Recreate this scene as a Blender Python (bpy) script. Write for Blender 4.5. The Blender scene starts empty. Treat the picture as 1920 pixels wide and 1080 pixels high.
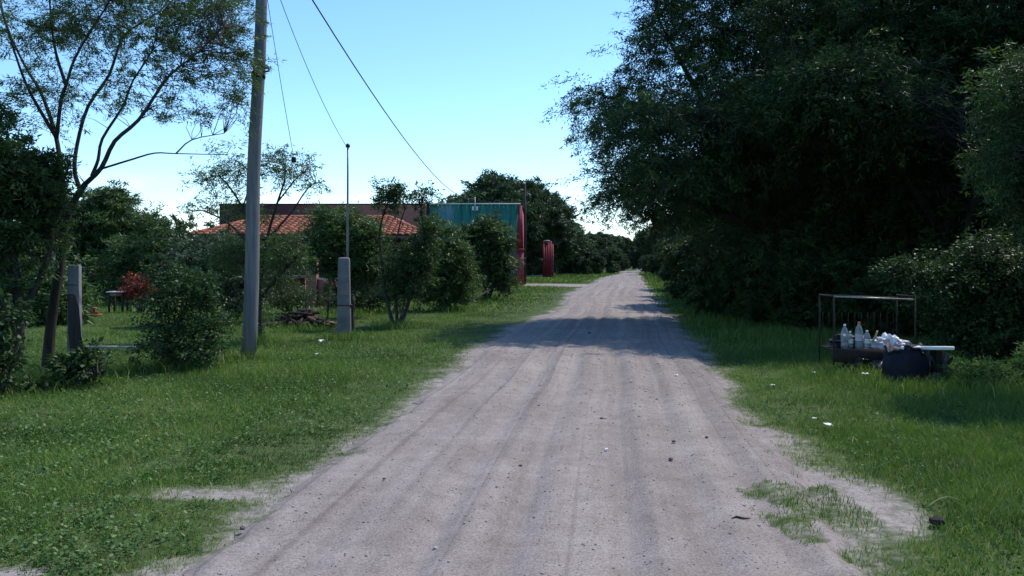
import bpy, bmesh, math, random
import numpy as np
from mathutils import Vector

# ------------------------------------------------------------------ scene, camera, light
SC = bpy.context.scene
COL = SC.collection
F, HZ, CAMH = 1550.0, 492.0, 1.8          # focal length and horizon of the view (1920 px wide), eye height

cam_d = bpy.data.cameras.new('camera')
cam = bpy.data.objects.new('camera', cam_d); COL.objects.link(cam)
cam.location = (0, 0, CAMH); cam.rotation_euler = (math.radians(90), 0, 0)
cam_d.sensor_width = 36.0; cam_d.lens = F / 1920 * 36
cam_d.shift_y = (HZ - 540) / 1920
cam_d.clip_start = 0.05; cam_d.clip_end = 20000
SC.camera = cam

SUN = Vector((0.44, 0.40, 0.85)).normalized()
EL, AZ = math.asin(SUN.z), math.atan2(SUN.x, SUN.y)
world = bpy.data.worlds.new('World'); SC.world = world; world.use_nodes = True
wn, wl = world.node_tree.nodes, world.node_tree.links
sky = wn.new('ShaderNodeTexSky'); sky.sky_type = 'NISHITA'; sky.sun_disc = False
sky.sun_elevation = EL; sky.sun_rotation = AZ
sky.altitude = 600; sky.air_density = 1.0; sky.dust_density = 0.3; sky.ozone_density = 1.5
hsv = wn.new('ShaderNodeHueSaturation'); hsv.inputs['Saturation'].default_value = 1.1
wb = wn.new('ShaderNodeMixRGB'); wb.blend_type = 'MULTIPLY'; wb.inputs[0].default_value = 1; wb.inputs[2].default_value = (0.93, 1.06, 1.13, 1)   # cool white balance
wl.new(sky.outputs[0], wb.inputs[1]); wl.new(wb.outputs[0], hsv.inputs['Color'])
# low fair-weather cloud bank all round the horizon
tc = wn.new('ShaderNodeTexCoord'); sep = wn.new('ShaderNodeSeparateXYZ')
wl.new(tc.outputs['Generated'], sep.inputs[0])
mp = wn.new('ShaderNodeMapping'); mp.inputs['Scale'].default_value = (5, 5, 16)
wl.new(tc.outputs['Generated'], mp.inputs[0])
cn = wn.new('ShaderNodeTexNoise'); cn.inputs['Scale'].default_value = 1.6; cn.inputs['Detail'].default_value = 6
wl.new(mp.outputs[0], cn.inputs['Vector'])
cr = wn.new('ShaderNodeMapRange'); cr.inputs[1].default_value = 0.5; cr.inputs[2].default_value = 0.68
wl.new(cn.outputs[0], cr.inputs[0])
hr = wn.new('ShaderNodeMapRange'); hr.inputs[1].default_value = 0.03; hr.inputs[2].default_value = 0.10
hr.inputs[3].default_value = 0.75; hr.inputs[4].default_value = 0.0
wl.new(sep.outputs[2], hr.inputs[0])
mul = wn.new('ShaderNodeMath'); mul.operation = 'MULTIPLY'
wl.new(cr.outputs[0], mul.inputs[0]); wl.new(hr.outputs[0], mul.inputs[1])
cmix = wn.new('ShaderNodeMixRGB'); cmix.inputs[2].default_value = (9.5, 9.8, 10.5, 1)
wl.new(mul.outputs[0], cmix.inputs[0]); wl.new(hsv.outputs[0], cmix.inputs[1])
bg = wn['Background']; bg.inputs[1].default_value = 0.15
wl.new(cmix.outputs[0], bg.inputs[0])

sun_d = bpy.data.lights.new('sun', 'SUN'); sun_d.energy = 3.3; sun_d.angle = math.radians(0.53)
sun_d.color = (1.0, 0.955, 0.89)
sun = bpy.data.objects.new('sun', sun_d); COL.objects.link(sun)
sun.rotation_euler = (-SUN).to_track_quat('-Z', 'Y').to_euler()
sun.location = (20, 20, 40)

vs = SC.view_settings
vs.view_transform = 'Standard'; vs.look = 'None'; vs.exposure = 0.55; vs.gamma = 1.0
vs.use_curve_mapping = False
SC.cycles.max_bounces = 6; SC.cycles.transparent_max_bounces = 8
SC.cycles.use_denoising = True

# ------------------------------------------------------------------ helpers
RNG = np.random.default_rng(7)

def at(px, py, Y):
    return np.array(((px - 960) / F * Y, Y, CAMH + (HZ - py) / F * Y))

def gnd(px, py):
    Y = CAMH * F / (py - HZ)
    return np.array(((px - 960) / F * Y, Y, 0.0))

def hash2(ix, iy, seed):
    n = (ix.astype(np.int64) * 374761393 + iy.astype(np.int64) * 668265263 + seed * 1442695041) & 0x7fffffff
    n = ((n ^ (n >> 13)) * 1274126177) & 0x7fffffff
    return ((n ^ (n >> 16)) & 0xffff) / 65535.0

def vnoise(x, y, freq=1.0, seed=0):
    x = np.asarray(x, float) * freq; y = np.asarray(y, float) * freq
    ix, iy = np.floor(x), np.floor(y); fx, fy = x - ix, y - iy
    fx = fx * fx * (3 - 2 * fx); fy = fy * fy * (3 - 2 * fy)
    a = hash2(ix, iy, seed); b = hash2(ix + 1, iy, seed); c = hash2(ix, iy + 1, seed); d = hash2(ix + 1, iy + 1, seed)
    return (a * (1 - fx) + b * fx) * (1 - fy) + (c * (1 - fx) + d * fx) * fy

def fbm(x, y, freq=1.0, seed=0, oct=3):
    s, a, t = 0, 1.0, 0
    for k in range(oct):
        s = s + a * vnoise(x, y, freq * 2 ** k, seed + k * 17); t += a; a *= 0.5
    return s / t

class Buf:
    """collects quads and triangles into ONE mesh"""
    def __init__(self): self.v, self.q, self.t, self.n, self.a = [], [], [], 0, []
    def add(self, v, q=None, t=None, attr=None):
        v = np.asarray(v, np.float32).reshape(-1, 3)
        if q is not None and len(q): self.q.append(np.asarray(q, np.int32).reshape(-1, 4) + self.n)
        if t is not None and len(t): self.t.append(np.asarray(t, np.int32).reshape(-1, 3) + self.n)
        self.v.append(v); self.n += len(v)
        self.a.append(np.full(len(v), 0.5, np.float32) if attr is None else np.asarray(attr, np.float32))
        return self
    def box(self, c, s, rz=0.0, taper=1.0, rx=0.0):
        s = np.asarray(s, float) / 2
        p = np.array([(-1,-1,-1),(1,-1,-1),(1,1,-1),(-1,1,-1),(-1,-1,1),(1,-1,1),(1,1,1),(-1,1,1)], float) * s
        p[4:, :2] *= taper
        if rx:
            y, z = p[:,1].copy(), p[:,2].copy(); p[:,1] = y*math.cos(rx)-z*math.sin(rx); p[:,2] = y*math.sin(rx)+z*math.cos(rx)
        if rz:
            x, y = p[:,0].copy(), p[:,1].copy(); p[:,0] = x*math.cos(rz)-y*math.sin(rz); p[:,1] = x*math.sin(rz)+y*math.cos(rz)
        return self.add(p + np.asarray(c, float), [(0,3,2,1),(4,5,6,7),(0,1,5,4),(1,2,6,5),(2,3,7,6),(3,0,4,7)])
    def tube(self, pts, rad, sides=6, cap=True):
        pts = np.asarray(pts, float); n = len(pts); rad = np.broadcast_to(np.asarray(rad, float), (n,))
        tan = np.gradient(pts, axis=0); tan /= np.linalg.norm(tan, axis=1)[:, None] + 1e-9
        ref = np.array((0.31, 0.95, 0.05)) if abs(tan[:, 2]).mean() > 0.7 else np.array((0, 0, 1.0))
        u = np.cross(tan, ref); u /= np.linalg.norm(u, axis=1)[:, None] + 1e-9
        w = np.cross(tan, u)
        ang = np.arange(sides) / sides * 2 * np.pi
        ring = u[:, None] * np.cos(ang)[None, :, None] + w[:, None] * np.sin(ang)[None, :, None]
        v = (pts[:, None] + ring * rad[:, None, None]).reshape(-1, 3)
        i = np.arange(n - 1)[:, None] * sides; k = np.arange(sides)[None]; k2 = (k + 1) % sides
        q = np.stack([i + k, i + k2, i + sides + k2, i + sides + k], -1).reshape(-1, 4)
        t = []
        if cap:
            v = np.vstack([v, pts[:1], pts[-1:]])
            for a in range(sides):
                b = (a + 1) % sides
                t += [(n*sides, b, a), (n*sides+1, (n-1)*sides+a, (n-1)*sides+b)]
        return self.add(v, q, t)
    def lathe(self, prof, c=(0,0,0), sides=14):
        prof = np.asarray(prof, float); ang = np.arange(sides)/sides*2*np.pi
        v = np.stack([prof[:,0,None]*np.cos(ang), prof[:,0,None]*np.sin(ang), np.repeat(prof[:,1,None], sides, 1)], -1).reshape(-1,3) + np.asarray(c, float)
        i = np.arange(len(prof)-1)[:, None]*sides; k = np.arange(sides)[None]; k2 = (k+1) % sides
        return self.add(v, np.stack([i+k, i+k2, i+sides+k2, i+sides+k], -1).reshape(-1,4))
    def build(self, name, mat, parent=None, smooth=False, loc=None, attr=False):
        me = bpy.data.meshes.new(name)
        V = np.vstack(self.v); Q = np.vstack(self.q) if self.q else np.zeros((0,4), np.int32)
        T = np.vstack(self.t) if self.t else np.zeros((0,3), np.int32)
        me.vertices.add(len(V)); me.vertices.foreach_set('co', V.astype(np.float32).ravel())
        nl = Q.size + T.size
        me.loops.add(nl); me.loops.foreach_set('vertex_index', np.concatenate([Q.ravel(), T.ravel()]).astype(np.int32))
        st = np.concatenate([np.arange(len(Q))*4, Q.size + np.arange(len(T))*3]).astype(np.int32)
        me.polygons.add(len(st)); me.polygons.foreach_set('loop_start', st)
        if smooth: me.polygons.foreach_set('use_smooth', np.ones(len(st), bool))
        me.update(calc_edges=True)
        if attr:
            at_ = me.attributes.new('tint', 'FLOAT', 'POINT'); at_.data.foreach_set('value', np.concatenate(self.a))
        if mat: me.materials.append(mat)
        o = bpy.data.objects.new(name, me); COL.objects.link(o)
        if parent: o.parent = parent
        if loc is not None: o.location = loc
        return o

def bevel(o, w=0.01, seg=2):
    m = o.modifiers.new('bevel', 'BEVEL'); m.width = w; m.segments = seg; m.limit_method = 'ANGLE'
    return o

def tag(o, label, cat=None, group=None, kind=None):
    o['label'] = label
    if cat: o['category'] = cat
    if group: o['group'] = group
    if kind: o['kind'] = kind
    return o

def thing(name, label, cat, loc=(0,0,0), group=None, rz=0.0):
    o = bpy.data.objects.new(name, None); COL.objects.link(o)
    o.location = loc; o.rotation_euler = (0,0,rz); o.empty_display_size = 0.2
    return tag(o, label, cat, group)

def copy_thing(root, loc, rz=0.0, scale=1.0, label=None, group=None):
    r = root.copy(); COL.objects.link(r); r.location = loc; r.rotation_euler = (0,0,rz)
    r.scale = (scale,)*3 if np.isscalar(scale) else scale
    if label: r['label'] = label
    if group: r['group'] = group
    for ch in list(root.children):
        c = ch.copy(); COL.objects.link(c); c.parent = r
        for g in list(ch.children):
            d = g.copy(); COL.objects.link(d); d.parent = c
    return r

# ------------------------------------------------------------------ materials
def newmat(name):
    m = bpy.data.materials.new(name); m.use_nodes = True
    nt = m.node_tree; b = nt.nodes['Principled BSDF']
    return m, nt.nodes, nt.links, b

def mat_plain(name, c1, c2=None, scale=6.0, rough=0.8, bump=0.15, metal=0.0, spec=0.3, detail=6, stretch=(1,1,1), bscale=None):
    """two-tone noise colour with fine relief"""
    m, N, L, b = newmat(name)
    tcn = N.new('ShaderNodeTexCoord'); mpn = N.new('ShaderNodeMapping'); mpn.inputs['Scale'].default_value = stretch
    L.new(tcn.outputs['Object'], mpn.inputs[0])
    n = N.new('ShaderNodeTexNoise'); n.inputs['Scale'].default_value = scale; n.inputs['Detail'].default_value = detail
    L.new(mpn.outputs[0], n.inputs['Vector'])
    r = N.new('ShaderNodeValToRGB'); r.color_ramp.elements[0].position = 0.32; r.color_ramp.elements[1].position = 0.68
    c2 = c2 or tuple(x*0.7 for x in c1)
    r.color_ramp.elements[0].color = (*c2, 1); r.color_ramp.elements[1].color = (*c1, 1)
    L.new(n.outputs[0], r.inputs[0]); L.new(r.outputs[0], b.inputs['Base Color'])
    b.inputs['Roughness'].default_value = rough; b.inputs['Metallic'].default_value = metal
    b.inputs['Specular IOR Level'].default_value = spec
    if bump:
        n2 = N.new('ShaderNodeTexNoise'); n2.inputs['Scale'].default_value = bscale or scale*5; n2.inputs['Detail'].default_value = 5
        L.new(mpn.outputs[0], n2.inputs['Vector'])
        bp = N.new('ShaderNodeBump'); bp.inputs['Strength'].default_value = bump; bp.inputs['Distance'].default_value = 0.02
        L.new(n2.outputs[0], bp.inputs['Height']); L.new(bp.outputs[0], b.inputs['Normal'])
    return m

def mat_leaf(name, c1, c2, c3=None, transl=0.3, rough=0.5, spec=0.25):
    """leaf colour varies leaf by leaf (attribute tint); thin leaves let some light through"""
    m, N, L, b = newmat(name)
    a = N.new('ShaderNodeAttribute'); a.attribute_name = 'tint'
    r = N.new('ShaderNodeValToRGB'); e = r.color_ramp.elements
    e[0].position = 0.0; e[0].color = (*c1, 1); e[1].position = 0.8; e[1].color = (*c2, 1)
    x = e.new(1.0); x.color = (*(c3 or c2), 1)
    L.new(a.outputs['Fac'], r.inputs[0])
    oi = N.new('ShaderNodeObjectInfo'); hs = N.new('ShaderNodeHueSaturation')
    mr = N.new('ShaderNodeMapRange'); mr.inputs[3].default_value = 0.8; mr.inputs[4].default_value = 1.2
    L.new(oi.outputs['Random'], mr.inputs[0]); L.new(mr.outputs[0], hs.inputs['Value'])
    L.new(r.outputs[0], hs.inputs['Color'])
    L.new(hs.outputs[0], b.inputs['Base Color'])
    b.inputs['Roughness'].default_value = rough; b.inputs['Specular IOR Level'].default_value = spec
    t = N.new('ShaderNodeBsdfTranslucent'); mx = N.new('ShaderNodeMixShader'); mx.inputs[0].default_value = transl
    g = N.new('ShaderNodeMixRGB'); g.blend_type = 'MULTIPLY'; g.inputs[0].default_value = 1; g.inputs[2].default_value = (1.15, 1.2, 0.6, 1)
    L.new(hs.outputs[0], g.inputs[1]); L.new(g.outputs[0], t.inputs[0])
    L.new(b.outputs[0], mx.inputs[1]); L.new(t.outputs[0], mx.inputs[2])
    L.new(mx.outputs[0], N['Material Output'].inputs[0])
    return m

def mat_earth(name, road):
    """sandy track dirt; 'tint' 1 = bare dirt, 0 = soil under the turf"""
    m, N, L, b = newmat(name)
    tcn = N.new('ShaderNodeTexCoord')
    def noise(scale, detail=5, rough=0.6, vec=None):
        n = N.new('ShaderNodeTexNoise'); n.inputs['Scale'].default_value = scale; n.inputs['Detail'].default_value = detail
        n.inputs['Roughness'].default_value = rough
        L.new(vec or tcn.outputs['Object'], n.inputs['Vector']); return n
    def ramp(src, p0, c0, p1, c1):
        r = N.new('ShaderNodeValToRGB'); e = r.color_ramp.elements
        e[0].position, e[1].position = p0, p1; e[0].color = (*c0, 1); e[1].color = (*c1, 1)
        L.new(src, r.inputs[0]); return r
    def mix(bt, f, a, c):
        x = N.new('ShaderNodeMixRGB'); x.blend_type = bt
        if isinstance(f, float): x.inputs[0].default_value = f
        else: L.new(f, x.inputs[0])
        L.new(a, x.inputs[1])
        if isinstance(c, tuple): x.inputs[2].default_value = (*c, 1)
        else: L.new(c, x.inputs[2])
        return x
    big = noise(0.55, 4); mid = noise(4.5, 6); fine = noise(55, 4, 0.75); grit = noise(160, 2, 0.8)
    base = ramp(big.outputs[0], 0.35, (0.265, 0.232, 0.216), 0.68, (0.338, 0.302, 0.284))
    c = mix('MULTIPLY', 0.75, base.outputs[0], ramp(mid.outputs[0], 0.3, (0.76, 0.74, 0.73), 0.65, (1.08, 1.07, 1.06)).outputs[0])
    c = mix('MULTIPLY', 0.85, c.outputs[0], ramp(fine.outputs[0], 0.36, (0.6, 0.58, 0.58), 0.58, (1.1, 1.1, 1.1)).outputs[0])
    c = mix('MULTIPLY', 0.6, c.outputs[0], ramp(grit.outputs[0], 0.38, (0.45, 0.43, 0.43), 0.55, (1.1, 1.1, 1.1)).outputs[0])
    if road:                                              # damp, compacted wheel lines running along the track
        uv = N.new('ShaderNodeUVMap'); mpn = N.new('ShaderNodeMapping'); mpn.inputs['Scale'].default_value = (15, 0.55, 1)
        L.new(uv.outputs[0], mpn.inputs[0])
        st = noise(1.0, 4, 0.6, mpn.outputs[0])
        c = mix('MULTIPLY', 0.8, c.outputs[0], ramp(st.outputs[0], 0.34, (0.74, 0.72, 0.72), 0.6, (1.04, 1.03, 1.02)).outputs[0])
    if road:
        mp2 = N.new('ShaderNodeMapping'); mp2.inputs['Scale'].default_value = (48, 0.22, 1); mp2.inputs['Location'].default_value = (3.3, 0, 0)
        L.new(uv.outputs[0], mp2.inputs[0]); s2 = noise(1.0, 2, 0.5, mp2.outputs[0])
        c = mix('MULTIPLY', 0.7, c.outputs[0], ramp(s2.outputs[0], 0.30, (0.62, 0.60, 0.60), 0.42, (1.0, 1.0, 1.0)).outputs[0])
    soil = ramp(mid.outputs[0], 0.3, (0.034, 0.058, 0.018), 0.7, (0.085, 0.11, 0.04))
    at_ = N.new('ShaderNodeAttribute'); at_.attribute_name = 'tint'
    ad = N.new('ShaderNodeMath'); ad.operation = 'ADD'; sb = N.new('ShaderNodeMath'); sb.operation = 'MULTIPLY_ADD'
    sb.inputs[1].default_value = 0.9; sb.inputs[2].default_value = -0.45
    L.new(noise(9, 5).outputs[0], sb.inputs[0]); L.new(sb.outputs[0], ad.inputs[0]); L.new(at_.outputs['Fac'], ad.inputs[1])
    mr = N.new('ShaderNodeMapRange'); mr.inputs[1].default_value = 0.12; mr.inputs[2].default_value = 0.52
    L.new(ad.outputs[0], mr.inputs[0])
    c = mix('MIX', mr.outputs[0], soil.outputs[0], c.outputs[0])
    L.new(c.outputs[0], b.inputs['Base Color'])
    b.inputs['Roughness'].default_value = 0.95; b.inputs['Specular IOR Level'].default_value = 0.1
    bp = N.new('ShaderNodeBump'); bp.inputs['Strength'].default_value = 0.35; bp.inputs['Distance'].default_value = 0.012
    sm = N.new('ShaderNodeMath'); sm.operation = 'ADD'; L.new(fine.outputs[0], sm.inputs[0]); L.new(mid.outputs[0], sm.inputs[1])
    L.new(sm.outputs[0], bp.inputs['Height']); L.new(bp.outputs[0], b.inputs['Normal'])
    return m

M = {}
M['ground'] = mat_earth('soil', False)
M['road'] = mat_earth('track_dirt', True)
M['grass'] = mat_leaf('grass_blades', (0.046, 0.098, 0.022), (0.15, 0.245, 0.052), (0.34, 0.32, 0.16), 0.3, 0.6, 0.15)
M['weed'] = mat_leaf('weed_leaves', (0.034, 0.088, 0.024), (0.10, 0.18, 0.055), (0.22, 0.27, 0.13), 0.25, 0.7, 0.1)
M['acacia'] = mat_leaf('feathery_leaves', (0.04, 0.075, 0.03), (0.085, 0.135, 0.045), None, 0.3, 0.5)
M['dark_leaf'] = mat_leaf('dark_tree_leaves', (0.020, 0.040, 0.020), (0.048, 0.088, 0.028), (0.105, 0.165, 0.04), 0.3, 0.5, 0.2)  # palest tint stands in for sunlit streaks in the big crowns
M['mid_leaf'] = mat_leaf('mid_green_leaves', (0.032, 0.062, 0.022), (0.080, 0.135, 0.042), None, 0.28, 0.5)
M['grey_leaf'] = mat_leaf('grey_green_leaves', (0.035, 0.055, 0.036), (0.075, 0.105, 0.065), None, 0.2, 0.5)
M['glossy_leaf'] = mat_leaf('glossy_leaves', (0.025, 0.052, 0.020), (0.055, 0.105, 0.036), None, 0.2, 0.55, 0.2)
M['red_leaf'] = mat_leaf('red_leaves', (0.12, 0.018, 0.012), (0.24, 0.05, 0.03), (0.4, 0.17, 0.12), 0.3, 0.5)
M['far_leaf'] = mat_leaf('far_tree_leaves', (0.030, 0.056, 0.030), (0.058, 0.095, 0.040), None, 0.2, 0.6)
M['bark'] = mat_plain('bark', (0.055, 0.046, 0.040), (0.028, 0.024, 0.022), 14, 0.95, 0.6, stretch=(1,1,0.25))
M['pole'] = mat_plain('weathered_pole', (0.20, 0.20, 0.205), (0.125, 0.125, 0.135), 7, 0.85, 0.35, stretch=(3,3,0.25))
M['concrete'] = mat_plain('concrete', (0.21, 0.21, 0.22), (0.12, 0.12, 0.13), 3.2, 0.9, 0.35)
M['oldwood'] = mat_plain('old_wood', (0.052, 0.042, 0.036), (0.024, 0.02, 0.018), 12, 0.95, 0.6, stretch=(3,3,0.3))
M['steel'] = mat_plain('galvanised_steel', (0.22, 0.23, 0.24), (0.15, 0.15, 0.16), 20, 0.5, 0.1, metal=0.6)
M['black'] = mat_plain('black_plastic', (0.012, 0.012, 0.013), (0.008, 0.008, 0.009), 12, 0.5, 0.1)
M['cable'] = mat_plain('cable_sheath', (0.03, 0.033, 0.036), (0.02, 0.02, 0.022), 12, 0.6, 0.0)
M['tile'] = mat_plain('clay_tile', (0.46, 0.155, 0.085), (0.27, 0.085, 0.05), 2.2, 0.85, 0.3)
def vary(m, lo, hi):
    """every piece its own shade, as clay comes out of the kiln"""
    N, L = m.node_tree.nodes, m.node_tree.links; b = N['Principled BSDF']; src = b.inputs['Base Color'].links[0].from_socket
    oi = N.new('ShaderNodeObjectInfo'); mr = N.new('ShaderNodeMapRange'); mr.inputs[3].default_value = lo; mr.inputs[4].default_value = hi
    h = N.new('ShaderNodeHueSaturation'); L.new(oi.outputs['Random'], mr.inputs[0]); L.new(mr.outputs[0], h.inputs['Value']); L.new(src, h.inputs['Color']); L.new(h.outputs[0], b.inputs['Base Color'])
vary(M['tile'], 0.5, 1.1)
M['brick'] = mat_plain('brick', (0.36, 0.17, 0.115), (0.24, 0.10, 0.07), 3.0, 0.9, 0.3)
M['wallplaster'] = mat_plain('plaster', (0.23, 0.17, 0.16), (0.16, 0.12, 0.115), 2.2, 0.9, 0.2)
M['deck'] = mat_plain('roof_deck', (0.10, 0.06, 0.045), (0.06, 0.04, 0.03), 3, 0.9, 0.2)
M['glass'] = mat_plain('window_glass', (0.02, 0.025, 0.03), (0.015, 0.018, 0.02), 2, 0.08, 0.0, spec=0.6)
M['green_sheet'] = mat_plain('green_painted_sheet', (0.038, 0.22, 0.165), (0.018, 0.135, 0.105), 1.6, 0.6, 0.05, stretch=(1.5,1,.18))
M['faded_green'] = mat_plain('faded_green_paint', (0.15, 0.28, 0.28), (0.045, 0.19, 0.17), 1.3, 0.7, 0.05)
M['maroon'] = mat_plain('maroon_wall', (0.058, 0.024, 0.03), (0.035, 0.016, 0.02), 1.2, 0.85, 0.15)
M['red_paint'] = mat_plain('red_paint', (0.26, 0.022, 0.036), (0.12, 0.014, 0.022), 1.8, 0.7, 0.1, stretch=(1.5,1.5,.2))
M['worn_red'] = mat_plain('worn_red_paint', (0.33, 0.08, 0.10), (0.18, 0.022, 0.038), 3.2, 0.8, 0.2)
M['white'] = mat_plain('white_paint', (0.72, 0.74, 0.75), (0.55, 0.57, 0.58), 3, 0.6, 0.05)
M['coping'] = mat_plain('pale_coping', (0.6, 0.66, 0.66), (0.42, 0.47, 0.48), 3, 0.6, 0.05)
M['edging'] = mat_plain('worn_pale_concrete', (0.36, 0.33, 0.28), (0.2, 0.185, 0.16), 6, 0.9, 0.3)
M['foam'] = mat_plain('white_foam', (0.82, 0.83, 0.85), (0.7, 0.71, 0.74), 5, 0.6, 0.1)
M['sack'] = mat_plain('navy_sack', (0.006, 0.008, 0.022), (0.004, 0.005, 0.012), 9, 0.6, 0.5, spec=0.2)
M['shaded_rust'] = mat_plain('shaded_rusty_iron', (0.035, 0.024, 0.02), (0.018, 0.014, 0.012), 15, 0.9, 0.3)  # iron colour lowered to carry the deep shade round the basket
M['rail'] = mat_plain('worn_steel_rail', (0.34, 0.35, 0.33), (0.18, 0.18, 0.17), 12, 0.4, 0.1, metal=0.5)
M['stone'] = mat_plain('pebble', (0.40, 0.355, 0.335), (0.20, 0.175, 0.165), 9, 0.9, 0.2)
M['darkstone'] = mat_plain('dark_stone', (0.11, 0.095, 0.09), (0.06, 0.052, 0.05), 20, 0.9, 0.3)
M['straw'] = mat_plain('dry_straw', (0.42, 0.38, 0.22), (0.3, 0.26, 0.14), 9, 0.8, 0.1)
M['red_plastic'] = mat_plain('red_plastic', (0.4, 0.03, 0.03), (0.3, 0.02, 0.02), 9, 0.4, 0.0)
M['orange_plastic'] = mat_plain('orange_plastic', (0.5, 0.14, 0.05), (0.4, 0.1, 0.04), 9, 0.4, 0.0)
M['bagdark'] = mat_plain('dark_bag', (0.014, 0.014, 0.018), (0.008, 0.008, 0.01), 9, 0.3, 0.5, spec=0.5)
M['bagpale'] = mat_plain('pale_bag', (0.55, 0.52, 0.58), (0.35, 0.32, 0.38), 14, 0.4, 0.4, spec=0.5)
M['bottle'] = mat_plain('clear_bottle_plastic', (0.46, 0.52, 0.55), (0.3, 0.36, 0.4), 9, 0.15, 0.1, spec=0.5)
_b = M['bottle'].node_tree.nodes['Principled BSDF']; _b.inputs['Transmission Weight'].default_value = 0.45; _b.inputs['Alpha'].default_value = 0.8

# ------------------------------------------------------------------ ground and track
RY = np.array([-30., 0, 4.74, 6.0, 7.8, 9.5, 12.2, 15, 18.2, 24.7, 30, 35, 48, 70, 100, 139, 215, 420])
RL = np.array([-4.5, -2.3, -1.80, -1.78, -1.60, -1.38, -1.02, -.78, -.47, 0.4, 1.5, 2.25, 3.4, 6.7, 11.2, 18.6, 33, 72])
RR = np.array([0.8, 1.5, 1.98, 2.25, 2.55, 2.75, 3.04, 3.45, 4.0, 4.86, 5.6, 6.2, 8.1, 11.2, 15.7, 21.3, 35, 74])
def edges(y): return np.interp(y, RY, RL), np.interp(y, RY, RR)

def bare(x, y):
    """1 on the beaten dirt, 0 in the turf"""
    l, r = edges(y)
    wob = (fbm(x, y, 1.3, 5) - 0.5) * (0.55 + 0.012 * np.abs(y))
    wob = wob + (fbm(x, y, 5.0, 9) - 0.5) * 0.35
    d = np.minimum(x - l, r - x) + wob
    b = np.clip(d / 0.9 + 0.5, 0, 1)
    def blob(cx, cy, rx, ry, s=1.0):
        e = ((x - cx) / rx) ** 2 + ((y - cy) / ry) ** 2
        return np.clip((1.25 - e + wob * 1.6) * s, 0, 1)
    b = np.maximum(b, blob(-2.15, 6.45, 1.0, 0.22, 0.42))                 # bare gravel arm into the near verge
    b = np.maximum(b, blob(2.5, 6.5, 0.55, 1.2, 0.6))                   # worn patch on the shaded verge
    b = np.maximum(b, blob(-3.0, 4.75, 0.4, 0.12, 0.6))
    n = fbm(x, y, 2.2, 31)
    patch = np.exp(-(((x - 2.15) / 0.42) ** 2 + ((y - 6.0) / 1.1) ** 2))  # tufts that have crept onto the dirt
    b = np.where((patch > 0.35) & (n > 0.50), np.minimum(b, 0.08 + .42*fbm(x, y, 7, 33)), b)
    # side track to the red gate
    t = np.clip((y - 56) / 22, 0, 1)
    br = np.clip((np.minimum(y - 60.5 + wob*2, 71 - (x - 2) * 0.2 - y + wob*2)) / 3.0 + 0.1, 0, 1) * (x > 0.8) * (x < edges(y)[0] + 1)
    return np.maximum(b, br)

def sheet(name, xs, ys, zfun, mat, afun):
    X, Yy = np.meshgrid(xs, ys); nx, ny = len(xs), len(ys)
    v = np.stack([X, Yy, zfun(X, Yy)], -1).reshape(-1, 3)
    i = np.arange(ny-1)[:, None]*nx + np.arange(nx-1)[None]
    q = np.stack([i, i+1, i+nx+1, i+nx], -1).reshape(-1, 4)
    o = Buf().add(v, q, attr=afun(X, Yy).ravel()).build(name, mat, smooth=True, attr=True)
    return o

xs = np.concatenate([np.geomspace(-9000, -17, 26), np.arange(-16.5, 18, 0.2), np.geomspace(19, 9000, 26)])
ys = np.concatenate([[-2500, -600, -150, -40, -12, -4, 0], np.arange(2, 40, 0.2), np.arange(40, 110, 1.0), np.geomspace(112, 9000, 26)])
def gz(X, Y):
    near = np.exp(-((Y - 15) / 60.0) ** 2) * np.exp(-(X / 60.0) ** 2)
    return (fbm(X, Y, 0.35, 77) - 0.5) * 0.10 * near * (1 - np.clip(bare(X, Y) * 1.5, 0, 1)) - 0.012
g = sheet('ground', xs, ys, gz, M['ground'], bare); g['kind'] = 'structure'; g['label'] = 'soil and turf on both sides of the dirt track'

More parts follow.
